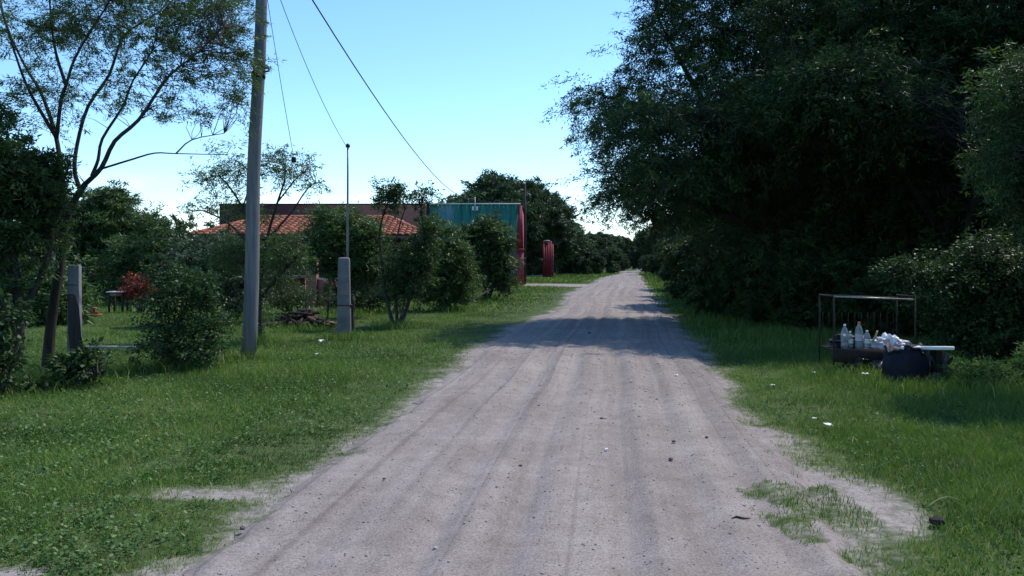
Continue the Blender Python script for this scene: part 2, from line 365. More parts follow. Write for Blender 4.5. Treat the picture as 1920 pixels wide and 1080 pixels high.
# the track: rows across, ragged borders, shallow wheel ruts
def roadz(X, Y):
    l, r = edges(Y); lat = X - (l + r)/2 + (fbm(X*0, Y, 0.12, 60) - 0.5) * 0.5
    z = np.full_like(X, 0.03)
    for c, w, d in ((-1.35, .15, .020), (-.72, .12, .034), (-.18, .10, .03), (.55, .13, .030), (1.08, .12, .026), (1.55, .14, .018)):
        dd = d * (0.5 + vnoise(Y, lat*0+c, 0.5, 90))
        z = z - dd * np.exp(-((lat - c)/w)**2) + dd*0.55*np.exp(-((lat - c - .2)/.11)**2)
    z = z + (fbm(X, Y, 0.6, 41) - .5)*.022 + (fbm(X, Y*.4, 6, 44) - .5)*.010
    return z, lat
def surf(x, y):
    l, r = edges(y); f = np.clip(np.minimum(x - l, r - x)/.15, 0, 1)
    return gz(x, y)*(1-f) + roadz(x, y)[0]*f
def track():
    rows = np.concatenate([np.arange(-12, 3, 0.5), np.arange(3, 14, 0.09), np.arange(14, 40, 0.2), np.arange(40, 140, 1.0), np.geomspace(141, 420, 40)])
    NU = 72; u = np.linspace(0, 1, NU)
    l, r = edges(rows)
    jag = lambda s, side: (fbm(rows*0+side, rows, 1.3, s) - 0.5) * (0.35 + 0.01*np.abs(rows)) + (fbm(rows*0+side, rows, 6, s+3) - 0.5) * 0.16
    l = l - 0.02 + jag(3, 0.3); r = r + 0.02 + jag(8, 4.7)
    X = l[:, None] + (r - l)[:, None]*u; Y = np.repeat(rows[:, None], NU, 1)
    z, lat = roadz(X, Y)
    z[:, 0] = z[:, -1] = -0.008; z[:, 1] = z[:, -2] = 0.004
    i = np.arange(len(rows)-1)[:, None]*NU + np.arange(NU-1)[None]
    q = np.stack([i, i+1, i+NU+1, i+NU], -1).reshape(-1, 4)
    o = Buf().add(np.stack([X, Y, z], -1).reshape(-1, 3), q, attr=bare(X, Y).ravel()).build('dirt_road', M['road'], smooth=True, attr=True)
    uvl = o.data.uv_layers.new(name='UVMap')
    U = np.stack([lat/4.5 + 0.5, Y/10], -1).reshape(-1, 2)
    vi = np.zeros(len(o.data.loops), np.int32); o.data.loops.foreach_get('vertex_index', vi)
    uvl.data.foreach_set('uv', U[vi].astype(np.float32).ravel())
    o['kind'] = 'structure'; o['label'] = 'pale rutted dirt track running away between the trees'
    return o
track()

# loose gravel on the track
def gravel():
    n = 11000
    y = 3.2 + RNG.random(n)**1.6 * 17; l, r = edges(y)
    x = l - 0.9 + (r - l + 1.8) * RNG.random(n)
    k = bare(x, y) > 0.45 + 0.3*RNG.random(n); x, y = x[k], y[k]; n = len(x)
    s = np.clip(RNG.lognormal(-5.3, 0.42, n), 0.003, 0.022) * (0.65 + 0.05*y)
    base = np.array([(1,0,0),(-1,0,0),(0,1,0),(0,-1,0),(0,0,.75),(0,0,-.6)], float)
    tri = np.array([(0,2,4),(2,1,4),(1,3,4),(3,0,4),(2,0,5),(1,2,5),(3,1,5),(0,3,5)])
    a = RNG.random(n)*6.283
    p = base[None]*(0.65 + 0.7*RNG.random((n,6,1)))*s[:,None,None]
    px = p[...,0]*np.cos(a)[:,None]-p[...,1]*np.sin(a)[:,None]; py = p[...,0]*np.sin(a)[:,None]+p[...,1]*np.cos(a)[:,None]
    v = np.stack([px + x[:,None], py + y[:,None], p[...,2] + (surf(x, y) + s*0.25)[:,None]], -1)
    t = (tri[None] + np.arange(n)[:,None,None]*6).reshape(-1,3)
    o = Buf().add(v.reshape(-1,3), None, t).build('gravel', M['stone'])
    tag(o, 'loose gravel and small stones strewn over the track', kind='stuff')
gravel()

# ------------------------------------------------------------------ grass
def grass_field(name, label, regions, seed, hfun, mat, tall=1.0):
    rng = np.random.default_rng(seed); B = Buf()
    for (x0, x1, y0, y1, dens, w, h, rich) in regions:
        n = int((x1-x0)*(y1-y0)*dens)
        x = x0 + (x1-x0)*rng.random(n); y = y0 + (y1-y0)*rng.random(n)
        k = (np.abs(x) < 0.72*y + 1.5)
        x, y = x[k], y[k]
        cl = fbm(x, y, 3.0, seed+4)                                     # tussocks and thin places
        k = (bare(x, y) < 0.55*rng.random(len(x))**0.6) & (cl + 0.35*rng.random(len(x)) > 0.46)
        x, y, cl = x[k], y[k], cl[k]; n = len(x)
        hh = h * hfun(x, y) * (0.55 + 0.8*rng.random(n)) * (0.6 + 0.9*cl)
        a = rng.random(n)*6.283; lean = hh*(0.25 + 0.75*rng.random(n)); la = rng.random(n)*6.283
        ww = w*(0.7 + 0.6*rng.random(n))
        dx, dy = np.cos(a)*ww/2, np.sin(a)*ww/2; lx, ly = np.cos(la)*lean, np.sin(la)*lean
        z0 = surf(x, y) - 0.004
        dry = fbm(x, y, 0.8, seed+50)
        tint = np.clip(0.15 + 0.5*rng.random(n) + (dry - .5)*1.3 + (fbm(x, y, .25, seed+90) - .5)*.5 + (bare(x, y) > .2)*0.3, 0, 0.88)
        tint = np.where(rng.random(n) < 0.035 + 0.10*(bare(x, y) > .08), 1.0, tint)
        if rich:
            v = np.stack([np.stack([x-dx, y-dy, z0], -1), np.stack([x+dx, y+dy, z0], -1),
                          np.stack([x+dx*.8+lx*.35, y+dy*.8+ly*.35, z0+hh*.62], -1), np.stack([x-dx*.8+lx*.35, y-dy*.8+ly*.35, z0+hh*.62], -1),
                          np.stack([x+lx, y+ly, z0+hh*.95], -1)], 1).reshape(-1, 3)
            b = np.arange(n)[:, None]*5
            B.add(v, b + np.array([[0,1,2,3]]), b + np.array([[3,2,4]]), attr=np.repeat(tint, 5))
        else:
            v = np.stack([np.stack([x-dx, y-dy, z0], -1), np.stack([x+dx, y+dy, z0], -1), np.stack([x+lx, y+ly, z0+hh], -1)], 1).reshape(-1, 3)
            B.add(v, None, np.arange(n)[:, None]*3 + np.array([[0,1,2]]), attr=np.repeat(tint, 3))
    o = B.build(name, mat, attr=True); tag(o, label, kind='stuff'); return o

def hleft(x, y):
    l, _ = edges(y); d = np.clip((l - x)/2.2, 0, 1)
    return 0.30 + 0.80*d*(.55+.9*fbm(x, y, .7, 301)) + 0.5*np.exp(-((x+3.6)/1.1)**2 - ((y-12.5)/2.0)**2) - 0.35*np.clip((y-16)/6, 0, 1)
def hright(x, y):
    _, r = edges(y); d = np.clip((x - r)/1.6, 0, 1)
    return 0.42 + 0.75*d + 0.8*np.exp(-((x-7.4)/1.0)**2 - ((y-11.2)/1.2)**2)
grass_field('grass', 'green verge grass between the track and the house fence',
    [(-7, 0, 3.4, 9, 2700, .0055, .066, True), (-13, 1, 9, 16, 1200, .008, .075, False), (-17, 3, 16, 30, 420, .014, .09, False), (-26, 6, 30, 75, 45, .05, .16, False), (-4, 20, 75, 140, 10, .14, .25, False)], 11, hleft, M['grass'])
grass_field('grass', 'lush grass on the verge under the big trees and round the rubbish',
    [(1.2, 7.5, 3.4, 9, 2500, .0055, .085, True), (2.4, 12, 9, 17, 1150, .008, .095, False), (3, 17, 17, 32, 330, .015, .13, False), (5, 24, 32, 75, 45, .05, .2, False), (11, 34, 75, 140, 10, .14, .3, False)], 23, hright, M['grass'])

def tall_grass():
    rng = np.random.default_rng(77); B = Buf()
    feet = [(335,690,.75,1500,.30), (465,678,.35,500,.26), (645,636,.45,500,.26), (745,616,.6,600,.3), (842,584,.8,500,.32), (910,562,.9,450,.35), (110,720,.6,1100,.30), (30,730,.8,1200,.32), (488,645,.5,500,.3), (400,600,.9,500,.3), (560,615,.9,600,.25),
            (645,590,1.2,500,.32), (1640,705,.9,1300,.26), (1706,730,.55,900,.24), (1860,735,.8,1300,.3), (1900,690,1.2,1200,.32), (1450,640,1.6,800,.35), (1330,605,1.4,700,.35), (150,700,.3,500,.24), (590,700,1.0,1500,.17), (500,760,.8,1200,.14), (250,800,.8,1000,.13)]
    for (px, py, r, n, h) in feet:
        c = gnd(px, py); x = c[0] + rng.normal(0, r*.55, n); y = c[1] + rng.normal(0, r*.5, n)
        k = bare(x, y) < .05; x, y = x[k], y[k]; n = len(x)
        hh = h*(.35 + .75*rng.random(n)); a = rng.random(n)*6.283; la = rng.random(n)*6.283; ln = hh*(.2 + .7*rng.random(n))
        w = .006*(.6 + .05*c[1])*(.7 + .6*rng.random(n)); dx, dy = np.cos(a)*w/2, np.sin(a)*w/2; lx, ly = np.cos(la)*ln, np.sin(la)*ln; z0 = surf(x, y) - .004
        v = np.stack([np.stack([x-dx, y-dy, z0], -1), np.stack([x+dx, y+dy, z0], -1), np.stack([x+dx*.8+lx*.3, y+dy*.8+ly*.3, z0+hh*.6], -1), np.stack([x-dx*.8+lx*.3, y-dy*.8+ly*.3, z0+hh*.6], -1), np.stack([x+lx, y+ly, z0+hh*.9], -1)], 1).reshape(-1, 3)
        b = np.arange(n)[:, None]*5; t = np.clip(.1 + .7*rng.random(n), 0, 1); t[rng.random(n) < .07] = 1
        B.add(v, b + np.array([[0,1,2,3]]), b + np.array([[3,2,4]]), attr=np.repeat(t, 5))
    tag(B.build('tall_grass', M['grass'], attr=True), 'tufts of taller uncut grass round shrubs, posts and rubbish', kind='stuff')
tall_grass()

def weeds():
    """small round-leaved weeds low in the turf"""
    rng = np.random.default_rng(5); B = Buf()
    n = 11000
    y = 4 + rng.random(n)**1.3*14; side = rng.random(n) < 0.72
    x = np.where(side, -rng.random(n)*(0.62*y + 0.5), 2 + rng.random(n)*0.55*y)
    k = (bare(x, y) < 0.05) & (fbm(x, y, 0.9, 70) + .25*rng.random(n) > 0.5); x, y = x[k], y[k]
    m = 6; n = len(x)
    a = rng.random((n, m))*6.283; r = (0.02 + 0.05*rng.random((n, m))); s = (0.006 + 0.010*rng.random((n, m)))*(0.8+.02*y[:, None])
    cx = x[:, None] + np.cos(a)*r; cy = y[:, None] + np.sin(a)*r; cz = 0.02 + 0.05*rng.random((n, m)) * hleft(x, y)[:, None]
    tl = rng.normal(0, .45, (n, m, 2)); v = []
    for (ux, uy) in ((-1,-.2),(0,-.9),(1,-.2),(.75,.8),(0,1.15),(-.75,.8)):
        qx = ux*np.cos(a) - uy*np.sin(a); qy = ux*np.sin(a) + uy*np.cos(a)
        v.append(np.stack([cx + qx*s, cy + qy*s, cz + s*(qx*tl[...,0] + qy*tl[...,1])], -1))
    v = np.stack(v, 2).reshape(-1, 3); b = np.arange(n*m)[:, None]*6
    B.add(v, np.concatenate([b + np.array([[0,1,2,3]]), b + np.array([[0,3,4,5]])]), attr=np.repeat(rng.random(n*m), 6))
    tag(B.build('weeds', M['weed'], attr=True), 'small round-leaved weeds growing low in the verge grass', kind='stuff')
weeds()

# ------------------------------------------------------------------ trees and shrubs
def leaves(B, C, spread, per, L, W, rng, droop=0.25, outward=None, flat=0.6):
    """per small folded leaves round every cluster centre C"""
    n = len(C)*per
    c = np.repeat(C, per, 0); sp = np.repeat(np.broadcast_to(spread, (len(C),)), per)
    off = rng.normal(0, 1, (n, 3)); off /= np.linalg.norm(off, axis=1)[:, None]; off *= (rng.random(n)**0.5)[:, None]
    off[:, 2] *= flat; p = c + off*sp[:, None]
    d = rng.normal(0, 1, (n, 3)); d[:, 2] *= 0.6; d += off*0.9
    if outward is not None: d += np.repeat(outward, per, 0)*0.7
    d[:, 2] -= droop; d /= np.linalg.norm(d, axis=1)[:, None]
    s = np.cross(d, rng.normal(0, 1, (n, 3)) + np.array((0, 0, 1.4))); s /= np.linalg.norm(s, axis=1)[:, None] + 1e-9
    l = (L*(0.6 + 0.8*rng.random(n)))[:, None]; w = (W*(0.6 + 0.8*rng.random(n)))[:, None]
    up = np.cross(s, d)
    v = np.stack([p, p + d*l*.45 + s*w*.5 + up*w*.12, p + d*l, p + d*l*.45 - s*w*.5 + up*w*.12], 1).reshape(-1, 3)
    tint = np.clip(np.repeat(rng.random(len(C)), per)*0.5 + 0.5*rng.random(n), 0, 1)
    B.add(v, np.arange(n)[:, None]*4 + np.array([[0,1,2,3]]), attr=np.repeat(tint, 4))

def fronds(B, C, spread, per, L, W, rng, droop=0.25, outward=None, flat=0.6):
    """feathery sprays: slim leaflets set along a drooping axis through every cluster centre"""
    m = len(C); n = m*per
    ax = rng.normal(0, .75, (m, 3)); ax[:, 2] *= .5
    if outward is not None: ax += outward*.9
    ax[:, 2] -= droop*.9; ax /= np.linalg.norm(ax, axis=1)[:, None]
    a = np.repeat(ax, per, 0); sp = np.repeat(np.broadcast_to(spread, (m,)), per)
    t = rng.random(n)*2 - 1
    off = rng.normal(0, .26, (n, 3)); off[:, 2] *= flat
    p = np.repeat(C, per, 0) + a*(t*sp*1.15)[:, None] + off*(sp*(1.1 - .5*t))[:, None]; p[:, 2] -= .25*droop*sp*(t + 1)**2*.5
    d = a*.7 + rng.normal(0, .7, (n, 3))*np.array((1, 1, .6)); d[:, 2] -= droop*.5; d /= np.linalg.norm(d, axis=1)[:, None]
    sd = np.cross(d, rng.normal(0, 1, (n, 3)) + np.array((0, 0, .8))); sd /= np.linalg.norm(sd, axis=1)[:, None] + 1e-9
    l = (L*(.55 + .9*rng.random(n)))[:, None]; w = (W*(.6 + .8*rng.random(n)))[:, None]
    v = np.stack([p - sd*w*.5, p + sd*w*.5, p + d*l], 1).reshape(-1, 3)
    tint = np.clip(np.repeat(rng.random(m)**1.4, per)*.75 + .3*rng.random(n), 0, 1)  # whole-spray tint also stands in for light coming through some clumps
    B.add(v, None, np.arange(n)[:, None]*3 + np.array([[0,1,2]]), attr=np.repeat(tint, 3))

def curve(p0, p1, rng, n=5, wob=0.08, sag=0.0):
    p0, p1 = np.asarray(p0, float), np.asarray(p1, float); t = np.linspace(0, 1, n)[:, None]
    d = np.linalg.norm(p1 - p0); k = rng.normal(0, wob*d, (n, 3)) * np.sin(t*np.pi)
    p = p0 + (p1 - p0)*t + k; p[:, 2] += (sag*d*np.sin(t*np.pi))[:, 0]
    return p

def in_blobs(blobs, n, rng, shell=0.45):
    """n points in the ellipsoids (centre, radii), more of them toward the outside"""
    w = np.array([np.prod(b[1])**(2/3) * (b[2] if len(b) > 2 else 1) for b in blobs]); w /= w.sum()
    k = rng.choice(len(blobs), n, p=w)
    u = rng.normal(0, 1, (n, 3)); u /= np.linalg.norm(u, axis=1)[:, None]
    r = rng.random(n)**shell * (1 + .5*(rng.random(n) < .22)*rng.random(n))
    c = np.array([b[0] for b in blobs])[k]; rr = np.array([b[1] for b in blobs])[k]
    return c + u*r[:, None]*rr, u

def tree(name, label, base, limbs, blobs, mat, seed, nc=300, per=60, L=.09, W=.03, spread=.35, group=None, cat='tree', twig=0.012, droop=.25, shell=.45, flat=.6, sides=7, minz=0.15, frond=True):
    """limbs: (points, r0, r1); blobs: (centre, radii[, weight]); all in world metres"""
    rng = np.random.default_rng(seed); base = np.asarray(base, float)
    T, B = Buf(), Buf(); nodes = []
    for pts, r0, r1 in limbs:
        pts = np.asarray(pts, float) - base
        tt = np.linspace(0, len(pts)-1, (len(pts)-1)*3+1); i = np.minimum(tt.astype(int), len(pts)-2); f = (tt - i)[:, None]
        P = np.vstack([2*pts[:1]-pts[1:2], pts, 2*pts[-1:]-pts[-2:-1]])
        a, b, c, d = P[i], P[i+1], P[i+2], P[i+3]
        sm = .5*((2*b) + (c-a)*f + (2*a-5*b+4*c-d)*f**2 + (3*b-a-3*c+d)*f**3)
        T.tube(sm, np.linspace(r0, r1, len(sm)), sides); nodes.append(sm[len(sm)//3:])
    nodes = np.vstack(nodes)
    C, u = in_blobs([(np.asarray(b[0], float)-base, np.asarray(b[1], float), *b[2:]) for b in blobs], nc, rng, shell)
    C[:, 2] = np.maximum(C[:, 2], minz)
    for c in C:
        d = np.linalg.norm(nodes - c, axis=1) + 0.5*np.maximum(nodes[:, 2] - c[2], 0); j = int(np.argmin(d)); ln = np.linalg.norm(nodes[j]-c)
        if ln > 0.12 and (nc < 1000 or rng.random() < .4):
            T.tube(curve(nodes[j], c, rng, 4, .10, .06), np.linspace(twig*(1+.25*ln), twig*.35, 4), 3, cap=False)
    (fronds if frond else leaves)(B, C, spread*(0.6+.8*rng.random(nc)), per, L, W, rng, droop, u, flat)
    root = thing(name, label, cat, tuple(base), group)
    T.build('trunk' if cat == 'tree' else 'stem', M['bark'], root, smooth=True)
    B.build('crown' if cat == 'tree' else 'foliage', mat, root, attr=True)
    return root

def pb(px, py, Y, rx, ry, rd=None, w=1.0):
    """an ellipsoid of foliage seen at px,py from the track, standing at distance Y"""
    s = Y/F; return (at(px, py, Y), (rx*s, rd or rx*s, ry*s), w)
def pl(pts, Y, r0, r1, bend=0.0):
    n = len(pts); return ([at(x, y, Y + bend*i/(n-1)) for i, (x, y) in enumerate(pts)], r0, r1)

# the open feathery acacia beside the fence post
Y1 = 14.1
limbs = [pl([(88,694),(97,600),(112,500),(122,420),(140,375),(160,345)], Y1, .095, .05),
 pl([(122,420),(118,345),(108,270),(96,225),(75,170),(45,120),(10,40),(-10,-60)], Y1, .05, .011, .8),
 pl([(106,260),(115,185),(124,160),(140,110),(175,50),(205,0),(225,-80)], Y1, .034, .009, -.6),
 pl([(124,160),(105,100),(95,30),(90,-70)], Y1-.2, .03, .01, .4),
 pl([(160,345),(190,315),(215,265),(260,225),(300,165),(325,135),(375,95),(420,50)], Y1, .044, .009, -1.0),
 pl([(150,355),(140,320),(145,270),(165,200),(205,140),(230,70),(270,40),(310,10),(340,-60)], Y1, .04, .009, .9),
 pl([(172,330),(184,300),(192,260),(230,200),(250,150),(285,95),(300,30)], Y1, .032, .009, .4),
 pl([(185,318),(250,298),(290,287),(330,288),(425,290)], Y1, .02, .006, -.5),
 pl([(330,288),(360,262),(420,250)], Y1-.35, .014, .006, -.2),
 pl([(106,258),(80,215),(50,160),(25,90),(0,10)], Y1, .035, .01, -1.0)]
blobs = [pb(60,60,Y1,90,70,.9), pb(170,30,Y1,90,70,1.1), pb(250,-40,Y1,110,70,1.2), pb(300,60,Y1,100,70,1.1,.9), pb(400,20,Y1,90,60,1.0,1.3), pb(440,110,Y1,55,60,.8),
 pb(350,140,Y1,90,50,.9,.6), pb(445,190,Y1,42,40,.5,.6), pb(250,160,Y1,100,60,1.0,.4), pb(130,170,Y1,110,70,1.0,.45), pb(40,190,Y1,50,60,.8,.6), pb(340,210,Y1,70,35,.6,.35),
 pb(435,285,Y1-.4,40,28,.4,.5), pb(310,315,Y1,30,10,.3,.12), pb(130,330,Y1,40,40,.5,.25), pb(265,245,Y1,30,20,.4,.1), pb(410,220,Y1,40,25,.4,.2)]
tree('acacia_tree', 'slender open acacia with feathery leaves rising behind the concrete fence post', gnd(88,694), limbs, blobs, M['acacia'], 3, 660, 80, .075, .016, .19, twig=.006)

# dense dark small tree at the edge of the garden, and the leafy bush below it
b0 = at(30, 0, 13.0); b0[2] = 0
tree('garden_tree', 'dense dark small tree behind the weeds next to the leaning acacia trunk', b0,
     [([b0, b0+(.05,0,1.0), b0+(-.1,.1,1.9), b0+(-.2,.1,2.9)], .10, .04), ([b0+(.05,0,.9), b0+(.35,.3,1.9), b0+(.4,.3,2.7)], .06, .02)],
     [pb(20,310,13,70,70,.8), pb(70,350,13.2,40,60,.6), pb(-50,380,13,90,110,.9), pb(50,430,13.3,60,60,.8), pb(10,500,13,50,50,.7,.5), pb(-60,200,13,60,50,.7,.6), pb(-70,560,13,60,80,.8,.6)],
     M['mid_leaf'], 5, 460, 95, .09, .034, .24)
b0 = gnd(0, 745)
tree('broadleaf_bush', 'glossy broad-leaved bush at the foot of the dense dark garden tree', b0, [([b0, b0+(.05,0,.5), b0+(-.1,.1,1.1)], .03, .01), ([b0, b0+(.2,.1,.7)], .02, .008)],
     [pb(0,600,11,45,60,.4), pb(10,680,11,35,50,.35), pb(-60,660,11,60,90,.5)], M['glossy_leaf'], 6, 110, 26, .075, .05, .16, cat='bush', frond=False)
b0 = gnd(110, 735)
tree('creeping_weed', 'low broad-leaved weed clump round the foot of the fence post', b0, [([b0, b0+(.0,0,.2), b0+(.1,.05,.35)], .012, .006), ([b0, b0+(.3,.05,.15), b0+(.6,.1,.3)], .01, .005), ([b0, b0+(-.2,-.05,.1), b0+(-.35,-.1,.18)], .01, .005)],
     [pb(130,690,11.7,40,26,.3), pb(165,680,11.8,25,30,.25), pb(85,720,11.4,35,18,.25), pb(60,735,11.4,22,12,.2)], M['glossy_leaf'], 8, 60, 24, .085, .06, .13, cat='plant', minz=.04, frond=False)

# rounded tree at the back of the garden
b0 = at(208, 554, 45); b0[2] = 0
tree('shade_tree', 'rounded mid green tree with forked trunks at the back of the garden', b0,
     [([b0, b0+(.05,0,1.2), b0+(.6,0,2.4), b0+(1.2,0,3.4)], .2, .06), ([b0+(0,0,.3), b0+(-.3,0,1.4), b0+(-1.0,.2,3.3)], .16, .05), ([b0+(.5,.1,0), b0+(.8,0,1.6), b0+(1.7,0,2.8)], .12, .05)],
     [pb(190,410,45,70,50,2.2), pb(260,440,45,70,45,2.0), pb(130,450,45,70,55,2), pb(210,470,45,100,30,2), pb(310,455,45,35,35,1.2,.7), pb(210,380,45,40,25,1.5), pb(60,480,45,60,50,1.6)],
     M['mid_leaf'], 9, 850, 95, .22, .07, .5)
# hedge plants behind the garden
def bush_at(name, label, px, py, Y, blist, mat, seed, nc, per, L, W, spread, group=None, cat='shrub', stems=4, h=None, **kw):
    b0 = at(px, 0, Y); b0[2] = 0; rng = np.random.default_rng(seed+100)
    cs = [np.asarray(b[0]) for b in blist]
    lm = []
    for k in range(stems):
        c = cs[k % len(cs)] + rng.normal(0, .12, 3); s = b0 + np.array((*rng.normal(0, .06, 2), 0))
        mid = s + (c - s)*.5 + np.array((*rng.normal(0, .08, 2), .1)); lm.append(([s, mid, c], .03*(Y/20)**.5, .008))
    return tree(name, label, b0, lm, blist, mat, seed, nc, per, L, W, spread, group, cat, **kw)

for i, (px, Y, h) in enumerate(((20, 38, 3.0), (95, 44, 2.6), (325, 36, 3.9), (-70, 30, 3.6), (150, 50, 3.0), (60, 24, 1.5), (275, 40, 2.6))):
    c = at(px, 0, Y); c[2] = h*.5
    bush_at('hedge_shrub', ('tall pale green shrub at the far edge of the garden lawn', 'low hedge shrub between the acacia trunk and the shade tree', 'tall hedge shrub touching the tiled house', 'broad hedge shrub behind the dense dark garden tree', 'pale hedge shrub seen under the crown of the shade tree', 'small shrub on the lawn right behind the acacia trunk', 'hedge shrub behind the red-leaved plant')[i],
            px, 0, Y, [(c, (h*.55, h*.35, h*.5)), (c+(-.5*h,.3,-.12*h), (.42*h, .35*h, h*.36)), (c+(.5*h,.2,-.08*h), (.4*h, .35*h, h*.4))], M['mid_leaf'], 40+i, 300, 90, .19, .07, .42, 'hedge at the back of the garden')

bush_at('flowering_bush', 'dark tangled bush with shiny leaves standing on the verge before the tiled house', 335, 690, 13.8,
        [pb(335,560,13.8,60,60,.55), pb(320,640,13.8,65,50,.55), pb(380,640,13.8,50,50,.5), pb(370,540,13.9,50,35,.4,.7), pb(300,510,13.9,30,22,.3,.4), pb(410,590,14,30,40,.3,.4)],
        M['glossy_leaf'], 12, 250, 44, .06, .034, .17, frond=False, stems=7)
bush_at('grey_bush', 'grey-green leafy bush in the shade of the tiled eaves', 400, 590, 24,
        [pb(400,485,24,75,35,.9), pb(360,520,24,45,45,.8), pb(440,540,24,40,50,.8), pb(395,465,24,50,18,.6)], M['grey_leaf'], 13, 240, 75, .12, .045, .3, stems=5)
# thorny open shrub behind the leaning pole
bs = gnd(488, 640)
lm = [([bs, at(487,560,19), at(480,470,19), at(455,390,19), at(410,330,19), at(375,345,19)], .05, .008),
      ([at(487,540,19), at(500,450,19), at(520,380,19), at(535,320,19), at(500,280,18.8)], .045, .006),
      ([at(500,450,19), at(545,400,19.2), at(580,350,19.3), at(610,340,19.4)], .03, .006),
      ([at(480,470,19), at(430,420,19.3), at(380,395,19.4), at(355,400,19.4)], .03, .006),
      ([at(520,380,19), at(560,330,18.8), at(585,320,18.8)], .02, .005), ([at(455,390,19), at(470,330,18.7), at(440,300,18.6), at(420,310,18.6)], .02, .005),
      ([at(487,560,19), at(540,500,18.6), at(580,460,18.4)], .03, .007)]
tree('thorn_shrub', 'tall open thorny shrub with bare twigs above the tiled roof behind the leaning pole', bs, lm,
     [pb(400,340,19,40,28,.6,.5), pb(450,320,19,50,35,.6,.5), pb(535,310,19,55,40,.6,.55), pb(585,345,19,35,22,.5,.4), pb(400,390,19,60,20,.7,.3), pb(470,400,19,40,40,.6,.35), pb(440,475,19,60,35,.7,.8), pb(500,490,19,50,30,.7,.6), pb(540,480,18.6,50,50,.7,.8), pb(490,570,19,30,50,.4,.4)],
     M['acacia'], 15, 480, 48, .075, .022, .20, cat='shrub', twig=.006)
# bushy group behind the meter post
bush_at('dense_shrub', 'dense bright green shrub towering right behind the grey meter post', 645, 595, 27,
        [pb(640,440,27,65,50,1.0), pb(608,470,27,34,40,.9), pb(690,470,27,30,60,.9), pb(630,405,27,40,25,.8,.7), pb(660,520,27,60,35,.9,.6), pb(690,430,27,18,30,.6)], M['mid_leaf'], 17, 430, 84, .13, .042, .33, stems=6)
bush_at('low_green_bush', 'low pale bush by the brick grill below the dense bright shrub', 545, 560, 29, [pb(510,535,29,45,35,.7), pb(560,560,29,35,22,.6), pb(470,540,29,40,40,.7)], M['mid_leaf'], 19, 120, 50, .09, .04, .3)
# multi-stemmed shrub on the verge
bm_ = gnd(745, 614)
lm = [([bm_+(-.1,0,0), at(725,560,23.4), at(716,490,23.4), at(712,430,23.3), at(730,370,23.3), at(735,345,23.3)], .06, .01),
      ([bm_, at(742,560,23.5), at(735,500,23.6), at(750,420,23.6), at(765,380,23.6)], .05, .01),
      ([bm_+(.08,0,0), at(765,570,23.4), at(785,510,23.3), at(795,450,23.2), at(790,390,23.2), at(800,352,23.2)], .06, .01),
      ([bm_+(.02,.1,0), at(755,580,23.8), at(770,520,24), at(775,460,24.1)], .04, .01)]
tree('multi_stem_shrub', 'vase-shaped shrub with several dark stems rising from the verge grass', bm_, lm,
     [pb(735,365,23.3,28,25,.4,.7), pb(790,370,23.2,25,22,.4,.6), pb(712,378,23.3,15,10,.3,.3), pb(765,490,23.5,45,34,.7,.7), pb(750,530,23.6,40,40,.6,.5), pb(785,500,23.3,30,50,.6,.7), pb(800,440,23.3,20,40,.5,.6), pb(720,400,23.3,12,18,.3,.15)],
     M['dark_leaf'], 21, 300, 56, .10, .036, .24, cat='shrub', twig=.007)
bush_at('leafy_shrub', 'leafy green shrub between the vase-shaped shrub and the two-trunk little tree', 842, 582, 31,
        [pb(840,470,31,42,45,.9), pb(825,530,31,40,50,.9), pb(860,510,31,30,50,.8), pb(815,440,31,25,30,.6)], M['mid_leaf'], 22, 320, 80, .14, .046, .34, stems=6)
bt = at(910, 560, 40.5); bt[2] = 0
tree('little_tree', 'little round tree with two dark trunks in front of the green shed', bt,
     [([bt, bt+(-.05,0,1.0), at(905,480,40.5), at(895,430,40.5)], .13, .04), ([bt+(.15,0,0), bt+(.45,0,1.0), at(930,490,40.5), at(940,450,40.5)], .11, .03)],
     [pb(905,445,40.5,45,35,1.1), pb(890,490,40.5,35,35,1.0), pb(935,490,40.5,28,45,1.0), pb(920,425,40.5,28,20,.8,.7), pb(870,470,40.5,20,40,.8,.6), pb(940,530,40.5,20,20,.6,.4)],
     M['mid_leaf'], 25, 370, 80, .17, .058, .40)
bush_at('undergrowth_bush', 'low bush beside the foot of the little two-trunk tree', 885, 568, 37, [pb(880,535,37,25,25,.6), pb(945,535,40,22,22,.6)], M['mid_leaf'], 26, 80, 50, .09, .04, .3)
bush_at('shade_bush', 'dark low bush behind the woodpile and the meter post', 690, 588, 30, [pb(690,555,30,40,28,.7), pb(640,560,30,40,22,.7)], M['dark_leaf'], 27, 100, 50, .09, .04, .3)

# red-leaved plant and small green one under the shade tree
bush_at('red_leaved_plant', 'red-leaved ornamental plant beside the pale garden table', 262, 575, 30, [pb(262,535,30,24,18,.4), pb(285,548,30,16,14,.3,.6), pb(240,545,30,12,10,.25,.5)], M['red_leaf'], 28, 46, 30, .11, .045, .16, stems=5, frond=False)

